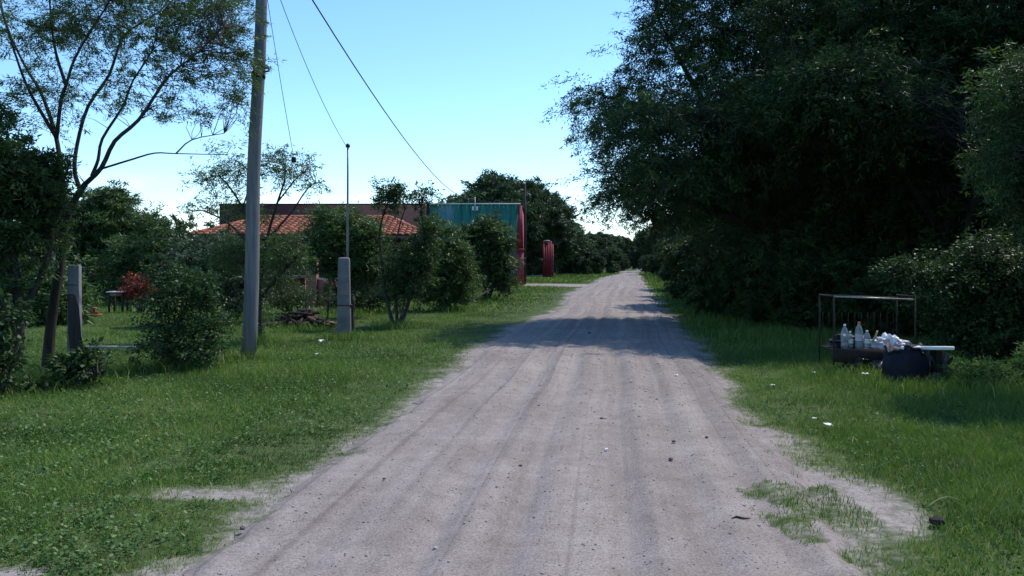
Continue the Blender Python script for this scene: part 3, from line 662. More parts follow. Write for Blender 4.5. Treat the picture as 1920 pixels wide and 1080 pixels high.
# ---- the big trees over the track on the shaded side
bA = at(1500, 0, 26); bA[2] = 0
lmA = [([bA, bA+(-.2,0,1.6), bA+(-.8,.2,3.4), bA+(-2.0,0,5.2), bA+(-4.0,-.2,6.4), bA+(-5.6,0,6.9)], .42, .05),
       ([bA+(-.1,0,1.2), bA+(-1.6,-.6,2.8), bA+(-3.8,-.8,3.7), bA+(-5.6,-.6,4.0)], .22, .03),
       ([bA+(-.6,.1,2.8), bA+(.2,.4,5.0), bA+(-.8,.2,8.0), bA+(-1.6,0,11)], .28, .05),
       ([bA+(.1,0,1.8), bA+(1.6,.5,4.0), bA+(2.6,.8,7), bA+(3.0,.5,10)], .25, .05),
       ([bA+(-2.0,0,5.2), bA+(-3.2,.6,7.5), bA+(-4.4,.4,9.6)], .14, .03), ([bA+(-.8,.2,3.4), bA+(-2.0,1.6,4.6), bA+(-3.4,2.6,5.2)], .14, .03),
       ([bA+(-.8,.2,3.2), bA+(-1.8,-1.6,4.6), bA+(-3.0,-3.2,5.6)], .14, .03)]
YA = 26
blA = [pb(1480,470,YA-2,120,60,2.0,.7), pb(1370,480,YA-1,80,50,1.8,.5), pb(1560,480,YA-2,100,60,1.8,.6), pb(1250,330,YA-3,110,60,2.6,1.0), pb(1220,230,YA-3.5,90,60,2.4,.9), pb(1420,250,YA-3,140,120,2.4,.9), pb(1120,195,YA,70,60,2.2,.7), pb(1095,330,YA,35,25,1.2,.25), pb(1185,265,YA,95,65,2.6,.75), pb(1215,120,YA,70,75,2.4,.65), pb(1160,380,YA,80,38,2.0,.7), pb(1260,345,YA,110,60,2.8), pb(1235,10,YA,60,80,2.2,.5),
       pb(1330,210,YA,130,120,3.2,1.1), pb(1330,30,YA,110,110,3,1.2), pb(1250,400,YA,90,30,2.0,.6), pb(1430,330,YA,130,110,3.0), pb(1460,110,YA,150,140,3.5,1.2), pb(1600,150,YA+1,150,180,3.5), pb(1600,330,YA+1,140,120,3),
       pb(1350,-120,YA,140,100,3), pb(1520,-120,YA,160,110,3.4), pb(1420,440,YA+1.5,110,60,2.4,.8)]
tree('algarrobo_tree', 'huge dark tree whose low feathery boughs overhang the dirt track', bA, lmA, blA, M['dark_leaf'], 31, 4300, 76, .14, .034, .42, twig=.012, droop=.45, shell=.38, flat=.5)

bB = at(1800, 0, 22.5); bB[2] = 0
lmB = [([bB, bB+(-.2,0,1.8), bB+(-.6,0,4), bB+(-1.6,0,6.5), bB+(-2.2,0,9)], .34, .06), ([bB+(-.2,0,1.6), bB+(1,.4,4), bB+(1.8,.5,7)], .22, .05), ([bB+(-.4,0,2.6), bB+(-2,-.2,4.6), bB+(-3.6,-.6,6)], .18, .04), ([bB+(0,0,1.8), bB+(-.6,-2,3.6), bB+(-1.0,-3.6,4.2)], .15, .03)]
YB = 21.5
blB = [pb(1600,165,18.4,130,65,1.5,.9), pb(1540,170,19.6,120,80,1.9,1.0), pb(1640,220,19.8,120,80,1.9,.8), pb(1450,200,20.5,80,60,1.6,.5), pb(1620,90,YB,130,90,2.0), pb(1560,110,YB,70,40,1.4,.6), pb(1760,60,YB,140,110,2.4), pb(1900,40,YB,140,120,2.4), pb(1500,30,YB,110,70,2,.7), pb(1720,230,YB+1,130,110,2.2), pb(1870,260,YB+.5,110,110,2), pb(1650,360,YB+2,120,90,2,.8), pb(1800,400,YB+1.5,120,80,2,.8), pb(2020,200,YB,120,200,2.4), pb(1720,-90,YB,190,90,2.6), pb(1930,-100,YB,160,90,2.4)]
tree('algarrobo_tree', 'tall bushy tree behind the rubbish basket with a paler green top', bB, lmB, blB, M['dark_leaf'], 33, 3900, 72, .14, .036, .42, twig=.01, droop=.4, shell=.4, flat=.5)

bC = at(2060, 0, 12.0); bC[2] = 0
tree('drooping_tree', 'pale feathery tree drooping over the glossy bush by the rubbish', bC,
     [([bC, bC+(-.1,0,1.5), bC+(-.4,-.2,2.8), bC+(-.9,-.5,4.0), bC+(-1.0,-.6,5.2)], .16, .03), ([bC+(-.2,0,2.0), bC+(.5,.2,3.8)], .1, .03), ([bC+(-.3,-.1,2.4), bC+(-1.2,-.8,3.2), bC+(-1.7,-1.0,3.3)], .07, .015)],
     [pb(1930,170,11.9,80,80,.8), pb(1905,280,11.8,65,70,.8), pb(1960,320,11.8,80,90,.8), pb(1950,400,11.9,50,40,.6,.5), pb(2030,160,12,90,110,.9), pb(1860,330,11.8,30,30,.4,.3), pb(1850,210,12,30,30,.5,.3)],
     M['dark_leaf'], 35, 560, 85, .09, .02, .26, twig=.007, droop=.6, flat=.6)

bush_at('glossy_bush', 'big dark bush with glinting leaves behind the rubbish basket', 1830, 700, 14.6,
        [pb(1760,540,14.6,70,50,.9), pb(1850,500,14.6,80,60,1), pb(1920,560,14.4,70,90,1), pb(1830,610,14.4,80,60,.9), pb(1700,510,15,40,30,.6,.6), pb(1900,660,14,60,40,.7,.7), pb(1990,560,14.2,60,110,.9)],
        M['glossy_leaf'], 37, 900, 50, .075, .04, .22, frond=False, stems=7)
bush_at('verge_bush', 'low weedy bush at the side of the dark navy sack', 1860, 735, 11.8, [pb(1830,700,11.8,50,25,.4), pb(1895,705,11.9,50,30,.4), pb(1940,690,12,40,45,.5)], M['weed'], 38, 170, 50, .08, .018, .15, stems=4, minz=.05)

# generic tree kinds, repeated along the track and behind
def generic(name, label, seed, h, r, mat, L, W, nc=520, per=60, group=None, cat='tree', low=.32):
    rng = np.random.default_rng(seed); b = np.zeros(3); bl, lm = [], []
    lm.append(([b, b+(.1,0,h*.22), b+(.2,.1,h*.45), b+(.1,.2,h*.75)], .028*h, .008*h))
    for k in range(9):
        a = k*2.4 + rng.random(); rr = r*(.35+.3*rng.random()); z = h*(low+(.84-low)*((k*0.37) % 1))
        c = np.array((math.cos(a)*rr, math.sin(a)*rr, z)); s = r*(.38+.2*rng.random())
        bl.append((c, (s, s, s*.62))); lm.append(([b+(.12,.03,h*.2), c*.5+np.array((0,0,h*.14)), c], .013*h, .004*h))
    bl.append(((0,0,h*.86), (r*.45, r*.45, h*.13)))
    t = tree(name, label, b, lm, bl, mat, seed, nc, per, L, W, r*.13, group, cat, twig=.012, shell=.42)
    return t
GA = generic('roadside_tree', 'dark leafy tree in the row beyond the overhanging tree', 51, 8.5, 4.0, M['dark_leaf'], .26, .075, 1250, 85, 'trees along the shaded side of the track')
GB = generic('background_tree', 'leafy far tree', 52, 9.5, 5.0, M['far_leaf'], .42, .14, 1000, 80, 'x', low=.2)
GS = generic('understorey_shrub', 'x', 53, 3.0, 2.0, M['dark_leaf'], .18, .06, 600, 80, 'x', 'shrub', low=.18)
GF = generic('far_tree', 'x', 54, 8.0, 3.4, M['far_leaf'], .48, .18, 560, 75, 'x', low=.14)

def place(proto, spots, label, group, first=True):
    for i, (x, y, s, rz) in enumerate(spots):
        lab = label if isinstance(label, str) else label[i]
        if i == 0:
            proto.location = (x, y, 0); proto.rotation_euler = (0,0,rz); proto.scale = (s,)*3 if np.isscalar(s) else s
            proto['label'] = lab; proto['group'] = group
        else: copy_thing(proto, (x, y, 0), rz, s, lab, group)
def X(px, Y): return (px - 960)/F*Y
place(GA, [(11.6, 35, 1.1, .3), (13.6, 44, 1.05, 1.9), (15.2, 55, 1.0, 3.1), (19.5, 69, .95, 4.0), (15.5, 27, 1.15, 2.2), (20, 36, 1.25, 5.1), (17, 19.5, 1.1, 1.0), (23, 27, 1.3, 2.9), (21, 48, 1.2, .9), (17.5, 14.5, 1.0, 4.4), (27, 60, 1.3, 1.4), (12.2, 30, .8, 3.7), (25, 18, 1.2, .1), (30, 38, 1.3, 3.3), (33, 80, 1.2, 2.4), (24, 90, 1.1, .7), (11.3, 7.9, 1.0, 1.6)],  # last spot: unseen tree, added to throw shade on the near verge
      'dark leafy tree in the row along the shaded side of the track', 'trees along the shaded side of the track')
place(GB, [(X(925,100), 100, 1.28, .4), (X(1035,112), 112, 1.0, 2.0), (X(860,98), 98, 1.0, 4.2), (X(985,104), 104, 1.25, 1.1), (X(1068,125), 125, .78, 3.3)],
      ['tall leafy tree rising above the roof of the green shed', 'leafy tree behind the red gate leaf', 'lower leafy tree peeping over the middle of the green shed roof', 'leafy tree whose crown stands behind the dark pole at the shed corner', 'leafy tree at the track end of the row behind the red gate'], 'trees behind the green shed')
place(GS, [(8.2, 31, 1.0, .2), (9.0, 27.5, .9, 1.4), (9.3, 39, .95, 2.5), (11.8, 48, 1.0, 3.6), (14.0, 60, .95, 4.9), (11.5, 21.5, .85, .8), (10.3, 18.8, .72, 5.5), (12.6, 24.5, 1.15, 3.0), (17.0, 78, 1.05, 2.2), (9.2, 23.5, .7, 4.4), (13.5, 18.5, 1.1, 1.7), (16, 33, 1.3, .5), (15.5, 22, 1.3, 2.6), (19, 29, 1.4, 1.2), (12.4, 34, 1.1, 4.0), (17, 42, 1.3, 5.7), (19, 17, 1.3, 3.4), (23, 22, 1.4, .9), (15, 38.5, 1.2, 2.0), (7.6, 24.6, .62, 2.0), (8.6, 22.6, .66, 3.3), (9.9, 22.4, .75, .3), (7.4, 27.3, .7, 1.0), (9.0, 19.8, .5, 4.0)],
      'dark undergrowth shrub beneath the trees on the shaded side of the track', 'undergrowth on the shaded side')
place(GF, [(X(1102,140), 140, .85, .3), (X(1128,165), 165, 1.0, 2.2), (X(1150,190), 190, 1.0, 4.1), (X(1166,205), 205, 1.05, 1.2), (X(1140,135), 135, .52, 5.0), (X(1085,128), 128, .6, 3.2), (X(1178,235), 235, .8, 2.8), (X(1120,122), 122, .36, .9), (X(1158,150), 150, .42, 1.5), (X(1095,118), 118, .3, 4.7), (X(1170,175), 175, .4, 2.0)],
      'distant tree on the sunny side where the track narrows', 'distant trees on the sunny side of the track')
far2 = [(X(1213,190), 190, 1.15, 1.0), (X(1232,150), 150, 1.0, 2.7), (X(1262,120), 120, 1.05, 4.0), (X(1290,100), 100, 1.0, 5.2), (X(1240,110), 110, .55, .2), (X(1200,240), 240, .9, 3.9), (X(1275,84), 84, .55, 3.0), (X(1222,130), 130, .38, 1.2), (X(1210,160), 160, .4, 4.6), (X(1250,92), 92, .36, 2.2), (X(1262,72), 72, .34, .4)]
for (x, y, s, rz) in far2: copy_thing(GF, (x, y, 0), rz, s, 'distant tree on the shaded side where the track narrows', 'distant trees on the shaded side of the track')
# woods that close the view
def woods():
    rng = np.random.default_rng(88); B = Buf(); n = 1500
    a = rng.random(n)*1.5 - .75; d = 260 + rng.random(n)*120
    C = np.stack([np.sin(a)*d, np.cos(a)*d, 0.5 + rng.random(n)**.8*(6 + 4*vnoise(a*30, a*0, 1, 3))], -1)
    leaves(B, C, 2.2, 15, 1.1, .55, rng, .1, None, .7)
    tag(B.build('far_woods', M['far_leaf'], attr=True), 'far-off belt of scrub woodland closing the horizon', kind='stuff')
woods()

# ------------------------------------------------------------------ poles, posts and cables
def leaning_pole():
    b = gnd(465, 676); t = at(492, -85, b[1]); b = b + (0, 0, -.02)
    r = thing('utility_pole', 'tall leaning grey utility pole standing on the grass verge', 'utility pole', tuple(b))
    d = t - b; p = [d*k for k in np.linspace(0, 1, 12)]; p = [q + np.array((.02*math.sin(i*.9), 0, 0)) for i, q in enumerate(p)]
    Buf().tube(p, np.linspace(.138, .10, 12), 16).build('shaft', M['pole'], r, smooth=True)
    k = .905*0 + (at(485, 135, b[1])[2])/d[2]; c = d*k
    Buf().tube([c+(0,0,-.10), c+(0,0,.02)], .128, 16).build('iron_band', M['shaded_rust'], r)
    Buf().tube([c+(.05,-.04,0), c+(.22,-.05,.03)], .018, 6).build('hook', M['shaded_rust'], r)
    c = d*.985
    Buf().box(c+(0,-.13,-.05), (.9, .09, .10)).build('crossarm', M['oldwood'], r)
    for x in (-.35, .05, .4): Buf().lathe([(0,0),(.035,0),(.05,.04),(.03,.07),(.045,.10),(0,.13)], c+(x,-.13,.0), 10).build('insulator', M['white'], r, smooth=True)
    return t
TOP = leaning_pole()

def cable(name, label, p0, p1, sag, r, n=26, extra=None):
    p0, p1 = np.asarray(p0), np.asarray(p1); t = np.linspace(0, 1, n)[:, None]
    p = p0 + (p1-p0)*t; p[:, 2] -= (sag*4*t*(1-t))[:, 0]
    root = thing(name, label, 'cable', tuple(p0))
    Buf().tube(p - p0, r, 6).build('wire', M['cable'], root, smooth=True)
    return root
hang = at(551, 296, 16.6); mast_top = at(651, 277, 20.2); ins = at(891, 372, 64.6)
cable('overhead_cable', 'thick black cable sagging from the leaning pole to the green shed', TOP+(.4,-.13,.02), ins, 1.35, .017)
cable('overhead_cable', 'thin cable from the leaning pole to the steel mast of the meter post', TOP+(.05,-.13,.02), mast_top, .28, .007)
c = cable('drop_cable', 'thin loose cable hanging from the pole with a small black connector at its end', TOP+(-.0,-.1,-.05), hang, .10, .006)
c0 = np.array(c.location)
bevel(Buf().box(hang - c0 + (0,0,-.04), (.085, .07, .11)).build('connector', M['black'], c), .012)
Buf().tube([hang - c0 + (-.04,0,-.05), hang - c0 + (-.35,0,-.03), hang - c0 + (-.72,.05,.0)], .005, 5).build('tail_wire', M['cable'], c)

def meter_post():
    b = gnd(645, 633); r = thing('meter_post', 'squat grey concrete meter post carrying a tall thin steel mast', 'post', tuple(b), rz=.12)
    bevel(Buf().box((0,0,.95), (.34, .26, 1.94), taper=.80).build('pillar', M['concrete'], r), .05, 3)
    mt = mast_top - b
    Buf().tube([(.07,.16,.5), (.07,.16,2.2), (.075,.15,3.4), (.08,.14,mt[2])], [.032,.032,.026,.024], 8).build('mast', M['steel'], r, smooth=True)
    Buf().lathe([(0,0),(.05,0),(.055,.05),(.03,.09),(0,.1)], (.08,.14,mt[2]-.03), 10).build('mast_cap', M['black'], r, smooth=True)
    bevel(Buf().box((0,-.135,1.15), (.2, .03, .28)).build('meter_box', M['concrete'], r), .01)
    Buf().box((.02,.0,.78), (.345, .29, .02)).build('strap', M['shaded_rust'], r)
meter_post()
def post(name, label, px, py, h, w, mat, lean=(0,0), rz=0., round_=False, taper=.9):
    b = gnd(px, py); r = thing(name, label, 'post', tuple(b))
    if round_:
        p = [(lean[0]*k*h + .012*math.sin(k*9), lean[1]*k*h, -.02 + h*k) for k in np.linspace(0,1,7)]
        Buf().tube(p, np.linspace(w/2, w/2*taper, 7)*np.array([1.12,1,1.03,.96,1,.95,.9]), 9).build('shaft', mat, r, smooth=True)
        Buf().tube([(lean[0]*h, lean[1]*h, h-.03), (lean[0]*h, lean[1]*h, h+.025)], w/2*taper*.82, 9).build('split_top', mat, r)
    else:
        bevel(Buf().box((0,0,h/2-.02), (w, w*.85, h), rz, taper).build('shaft', mat, r), .015)
        for z in (.35, .6, .8): Buf().tube([(-w*.55,-w*.5,h*z), (w*.55,-w*.48,h*z)], .006, 5).build('wire_tie', M['shaded_rust'], r)
    return r
post('fence_post', 'square pale concrete fence post behind the stubby dark wooden post', 140, 692, 1.78, .2, M['concrete'], rz=.2)
post('wooden_post', 'stubby dark wooden post leaning on the concrete fence post', 150, 704, 1.28, .22, M['oldwood'], (-.12, .03), round_=True, taper=.72)
post('wooden_post', 'dark wooden stub post close beside the grey meter post', 659, 628, .98, .14, M['oldwood'], (.02, 0), round_=True, taper=.85)
for px, py, h in ((556, 596, .55), (572, 594, .6), (614, 598, .62), (88, 580, .9), (52, 585, .8)):
    b = gnd(px, py); s = Buf().tube([(0,0,-.02), (.02,.01,h*.5), (.01,0,h)], [.022,.02,.016], 6).build('garden_stake', M['oldwood'], loc=tuple(b))
    tag(s, 'thin dark garden stake stuck in the lawn ' + ('behind the woodpile' if px > 300 else 'beyond the acacia trunk'), 'stake', 'garden stakes by the woodpile' if px > 300 else 'garden stakes beyond the acacia')
for px, py, top, w, lab in ((984, 533, 345, .24, 'dark pole standing at the corner of the green shed'), (1053, 514, 400, .22, 'slim grey pole between the red gate leaf and the far trees'), (1044, 515, 468, .2, 'short grey pole just beside the slim pole near the red gate leaf')):
    b = gnd(px, py); h = (py - top)/F*b[1]; r = thing('roadside_pole', lab, 'pole', tuple(b), 'poles along the track')
    Buf().tube([(0,0,-.02), (.03,0,h*.5), (.0,0,h)], [w/2, w/2*.9, w/2*.75], 10).build('shaft', M['oldwood'] if px == 984 else M['pole'], r, smooth=True)
    Buf().lathe([(0,0),(.05,0),(.07,.06),(.04,.1),(0,.14)], (0,0,h), 8).build('insulator', M['coping'], r)

# ------------------------------------------------------------------ tiled house
def house():
    x0, x1, Y, E = X(352, 39), X(805, 39), 39.0, 3.05
    r = thing('tiled_house', 'low house with a red clay tile roof half hidden by shrubs', 'house', ((x0+x1)/2, Y+3.5, 0))
    o = np.array(((x0+x1)/2, Y+3.5, 0)); w = x1 - x0
    def L_(x, y, z): return np.array((x, y, z)) - o
    wy = Y + 1.6; xl, xr = x0+.5, x1-.5
    ops = [(xl+1.3, 1.2, .9, 2.1), (xl+4.2, .95, 0, 2.1), (xl+7.4, 1.4, .9, 2.1)]      # x, width, sill, head
    W = Buf(); cur = xl
    for (x, ww, s, h) in ops:
        W.box(L_((cur+x)/2, wy, 1.6), (x-cur, .2, 3.2))
        W.box(L_(x+ww/2, wy, (h+3.2)/2), (ww, .2, 3.2-h))
        if s: W.box(L_(x+ww/2, wy, s/2), (ww, .2, s))
        cur = x + ww
    W.box(L_((cur+xr)/2, wy, 1.6), (xr-cur, .2, 3.2))
    W.box(L_(xl+.1, wy+2.6, 1.6), (.2, 5.0, 3.2)); W.box(L_(xr-.1, wy+2.6, 1.6), (.2, 5.0, 3.2)); W.box(L_((xl+xr)/2, wy+5.2, 1.6), (xr-xl, .2, 3.2))
    W.build('wall', M['wallplaster'], r)
    for (x, ww, s, h) in ops:
        if s:
            f = Buf().box(L_(x+ww/2, wy-.06, s+.03), (ww, .1, .06)).box(L_(x+ww/2, wy-.06, h-.03), (ww, .1, .06)).box(L_(x+.03, wy-.06, (s+h)/2), (.06, .1, h-s-.12)).box(L_(x+ww-.03, wy-.06, (s+h)/2), (.06, .1, h-s-.12)).box(L_(x+ww/2, wy-.06, (s+h)/2), (.05, .1, h-s-.12)).build('window', M['oldwood'], r)
            for k in (.26, .74): Buf().box(L_(x+ww*k, wy-.03, (s+h)/2), (ww*.44, .012, h-s-.13)).build('pane', M['glass'], f)
        else:
            d = Buf().box(L_(x+ww/2, wy-.03, h/2), (ww-.04, .06, h-.04)).build('door', M['oldwood'], r)
            Buf().lathe([(0,0),(.03,.0),(.03,.03),(0,.05)], L_(x+ww-.12, wy-.09, 1.0), 8).build('handle', M['steel'], d)
    for k in (.08, .30, .52, .74, .95): bevel(Buf().box(L_(x0+w*k, Y+.35, 1.43), (.26, .26, 2.86)).build('porch_column', M['brick'], r), .01)
    Buf().box(L_((x0+x1)/2, Y+.35, 2.94), (w-.7, .2, .16)).build('porch_beam', M['oldwood'], r)
    # hipped roof: front slope carries single tiles
    ry, rz_ = Y+3.6, 4.08; hip = 2.4
    A, Bp, C, D = L_(x0, Y, E), L_(x1, Y, E), L_(x1-hip, ry, rz_), L_(x0+hip, ry, rz_)
    A2, B2 = L_(x0, ry+3.6, E), L_(x1, ry+3.6, E)
    dz = np.array((0, 0, -.12))
    pts = [A, Bp, C, D, A2, B2]
    v = pts + [p + dz for p in pts]
    roof = Buf().add(v, [(0,1,2,3), (5,4,3,2), (7,6,9,8), (10,11,8,9), (0,6,7,1), (4,5,11,10)], [(1,5,2), (4,0,3), (7,8,11), (10,9,6)]).add([A, A2, A2+dz, A+dz, Bp, B2, B2+dz, Bp+dz], [(0,1,2,3), (7,6,5,4)]).build('roof', M['deck'], r)
    n = np.cross(Bp-A, D-A); n /= np.linalg.norm(n); up = (D+C)/2 - (A+Bp)/2; sl = np.linalg.norm(up); up /= sl
    nr, nc_ = 9, 37; th = sl/nr; tw = w/nc_
    prof = [(-.5,.0), (-.36,.052), (-.12,.078), (.12,.078), (.36,.052), (.5,.0)]
    me = None; lean_ = .03
    tv = []
    for (s, lift) in ((0, .035), (1.12, 0.0)):
        for q in prof: tv.append((q[0]*tw*.98, s*th, q[1] + lift))
    for q in prof: tv.append((q[0]*tw*.98, 0, q[1]*.72 + .012))
    tq = [(i, i+1, i+7, i+6) for i in range(5)] + [(i+12, i+13, i+1, i) for i in range(5)]
    B = Buf().add(tv, tq)
    first = B.build('tile', M['tile'], roof)
    cnt = 0; rot = math.atan2(up[2], up[1])
    for j in range(nr):
        s = (j+.0)*th; inset = hip*s/sl
        for i in range(nc_):
            xx = (i+.5)*tw
            if xx < inset + tw*.3 or xx > w - inset - tw*.3: continue
            t = first if cnt == 0 else first.copy()
            if cnt: COL.objects.link(t); t.parent = roof
            p = A + np.array((1,0,0))*xx + up*s + n*.012 + n*random.uniform(0, .012)
            t.location = p; t.rotation_euler = (rot + random.uniform(-.012,.012), 0, random.uniform(-.02,.02)); cnt += 1
    for (p, q, nm) in ((A, D, 'hip_cap'), (Bp, C, 'hip_cap'), (D, C, 'ridge_cap')):
        Buf().tube([p + (q-p)*k + np.array((0,0,.05)) for k in np.linspace(0,1,12)], .11, 8).build(nm, M['tile'], roof, smooth=True)
    Buf().box(L_((x0+x1)/2, Y-.02, E-.10), (w, .03, .14)).build('fascia', M['oldwood'], roof)
random.seed(4)
house()

def grill():
    b = gnd(568, 574); b[1] = 33.5; b[0] = X(565, 33.5); b[2] = 0
    r = thing('brick_grill', 'brick barbecue grill with a bare brick pillar before the tiled porch', 'grill', tuple(b))
    s = 33.5/F
    bevel(Buf().box((.42, .1, .95), (.42, .42, 1.9)).build('pillar', M['brick'], r), .015)
    for k in range(6): Buf().box((.42 + (-.1, .12, -.02, .08, -.12, .03)[k], .1 + (k % 2)*.12 - .05, 1.94 + .07*(k//2)), (.22, .11, .065), k*.4).build('brick', M['brick'], r)
    bevel(Buf().box((-.5, 0, 1.22), (1.5, .75, .09)).build('counter', M['concrete'], r), .01)
    Buf().box((-1.1, .1, .58), (.22, .6, 1.16)).build('side_wall', M['brick'], r)
    Buf().box((-.45, .34, .58), (1.06, .12, 1.16)).build('back_wall', M['brick'], r)
    Buf().box((1.25, .15, .55), (1.2, .2, 1.1)).build('low_wall', M['brick'], r)
    Buf().box((1.45, .12, 1.135), (1.9, .16, .06)).build('plank', M['white'], r)
grill()

def woodpile():
    b = gnd(560, 612); r = thing('woodpile', 'brown heap of cut sticks and rubble on the lawn near the meter post', 'woodpile', tuple(b)); rng = np.random.default_rng(3)
    me = Buf().tube([(-.5,0,0), (-.15,.02,.02), (.2,-.01,.01), (.5,.02,0)], [.028,.032,.026,.02], 6).build('stick', M['oldwood'], r, smooth=True)
    for k in range(64):
        s = me if k == 0 else me.copy()
        if k: COL.objects.link(s); s.parent = r
        u = rng.normal(0, .32); h = max(.04, .40*math.exp(-(u/.38)**2)*rng.random()**.5)
        s.location = (u, rng.normal(0, .22), h); s.rotation_euler = (rng.normal(0,.2), rng.normal(0,.28), rng.random()*6.28); q = .4 + .75*rng.random(); s.scale = (q, 1+rng.random()*.6, 1+rng.random()*.6)
    for k in range(9):
        q = Buf().box((0,0,0), (.22,.11,.065)).build('brick', M['brick'], r); q.location = (rng.normal(0,.38), rng.normal(-.12,.15), .06+.22*rng.random()); q.rotation_euler = (rng.normal(0,.3), rng.normal(0,.3), rng.random()*6)
woodpile()

def bricks_and_table():
    b = gnd(170, 592); r = thing('brick_stack', 'little stack of orange bricks on the garden lawn', 'bricks', tuple(b))
    for k, (x, y, z, a) in enumerate(((-.12,0,.035,0), (.13,.01,.035,.1), (0,.13,.035,0), (-.1,.02,.105,.05), (.14,.03,.105,-.1), (0,.02,.175,.3), (.3,-.1,.035,.8), (.05,.05,.245,.1))):
        Buf().box((x,y,z), (.24,.115,.066), a).build('brick', M['tile'], r)
    b = at(222, 547, 30); b[2] = 0; r = thing('garden_table', 'pale plank table by the red-leaved plant on the lawn', 'table', tuple(b))
    z = at(222, 547, 30)[2]
    for k in (-.2, 0, .2): Buf().box((0, k, z), (.62, .185, .035)).build('plank', M['white'], r)
    for sx in (-.24, .24):
        for sy in (-.2, .2): Buf().box((sx, sy, (z-.02)/2), (.06,.06,z-.02)).build('leg', M['oldwood'], r)
    for sy in (-.2, .2): Buf().box((0, sy, z-.1), (.42,.04,.1)).build('apron', M['brick'], r)
    b = gnd(200, 657); r = thing('garden_edging', 'pale concrete edging strip lying on the lawn behind the fence posts', 'edging', tuple(b))
    for k in range(3): bevel(Buf().box((-.42 + .42*k, .02*math.sin(k*2), .03), (.40, .12, .12), .04*(k-1)).build('slab', M['edging'], r), .012)
bricks_and_table()

# ------------------------------------------------------------------ green shed, gate
def shed():
    Y = 65.0; xr, xm, xl = X(975, Y), X(806, Y), X(412, Y); H = at(0, 383, Y)[2]
    r = thing('green_shed', 'large flat-topped shed with a teal front and a maroon wing', 'shed', (0, Y, 0))
    G = Buf(); nP = 11; pw = (xr-xm)/nP
    for k in range(nP):
        p = Buf().box((xm + pw*(k+.5), 0, H/2), (pw-.02, .06, H)).box((xm + pw*(k+.33), -.04, H/2), (.05, .03, H-.02)).box((xm + pw*(k+.68), -.04, H/2), (.05, .03, H-.02))
        p.build('sheet_panel', M['faded_green'] if k in (1, 2) else M['green_sheet'], r)
    Buf().box(((xl+xm)/2-.01, .02, H/2), (xm-xl-.04, .2, H-.06)).build('maroon_wall', M['maroon'], r)
    Buf().box(((xm+xr)/2, -.01, H+.03), (xr-xm+.1, .26, .09)).build('coping', M['coping'], r)
    Buf().box(((xl+xm)/2-.03, .0, H+.0), (xm-xl-.06, .3, .1)).build('coping', M['maroon'], r)
    D = 20.0; x2 = X(982, Y+D)
    ang = math.atan2(D, x2-xr); ln = math.hypot(D, x2-xr)
    Buf().box(((xr+x2)/2, D/2, H/2-.05), (ln, .2, H-.1), ang).build('side_wall', M['red_paint'], r)
    Buf().box((xl+.1, D/2, H/2-.05), (.2, D-.4, H-.1)).build('side_wall', M['maroon'], r)
    Buf().box(((xl+x2)/2, D, H/2-.05), (x2-xl-.5, .2, H-.1)).build('back_wall', M['maroon'], r)
    Buf().box(((xl+xr)/2, D/2, H-.2), (xr-xl-.4, D-.3, .12)).build('roof', M['coping'], r)
    # flared red corner buttress with a ledge
    zl = at(0, 468, Y)[2]
    def prism(a0, a1, z0, b0, b1, z1, dep):
        v = [(a0,-dep,z0),(a1,-dep,z0),(a1,-.06,z0),(a0,-.06,z0),(b0,-dep*.6,z1),(b1,-dep*.6,z1),(b1,-.06,z1),(b0,-.06,z1)]
        return Buf().add(v, [(0,3,2,1),(4,5,6,7),(0,1,5,4),(1,2,6,5),(2,3,7,6),(3,0,4,7)])
    bt = prism(X(964,Y), X(983,Y), 0, X(965,Y), X(982,Y), zl-.1, .45).build('buttress', M['worn_red'], r)
    Buf().box(((X(963,Y)+X(984,Y))/2, -.26, zl), (.86, .42, .14)).build('ledge', M['red_paint'], bt)
    prism(X(966,Y), X(981,Y), zl+.08, X(973,Y), X(979,Y), H-.1, .34).build('upper_buttress', M['red_paint'], bt)
    Buf().box((X(963,Y)-.06, -.32, .6), (.3, .3, 1.2)).build('plinth', M['concrete'], r)
    for k in (-.16, .16): 
        q = Buf().lathe([(0,0),(.07,0),(.10,.1),(.06,.16),(.10,.26),(0,.36)], (X(891,Y)+k, -.18, H-.5), 8).build('insulator', M['white'], r)
    Buf().tube([(X(891,Y), -.2, H-.6), (X(891,Y), -.2, H+.55)], .03, 6).build('bracket', M['white'], r)
    b = gnd(1026, 521); h = at(0, 452, b[1])[2]
    r = thing('red_gate', 'tall red sheet-metal gate leaf standing open by the side track', 'gate', tuple(b), rz=.25)
    for k in range(4): Buf().box((-.42 + .28*k, (0, .03, 0, -.02)[k], h/2+.04), (.26, .07, h-.08)).build('sheet_panel', M['red_paint'], r)
    for z in (.3, h*.5, h-.2): Buf().box((0, -.07, z), (1.12, .05, .09)).build('rail', M['red_paint'], r)
    Buf().box((-.05, 0, h+.05), (.7, .16, .1)).build('cap', M['coping'], r)
    Buf().box((.68, .1, h*.46), (.2, .2, h*.92)).build('gate_post', M['worn_red'], r)
    b = gnd(1000, 520); s = bevel(Buf().box((0,0,.12), (2.6, .5, .26)).build('threshold_slab', M['edging'], loc=tuple(b)), .03); tag(s, 'pale concrete slab at the foot of the red gate', 'slab')
shed()

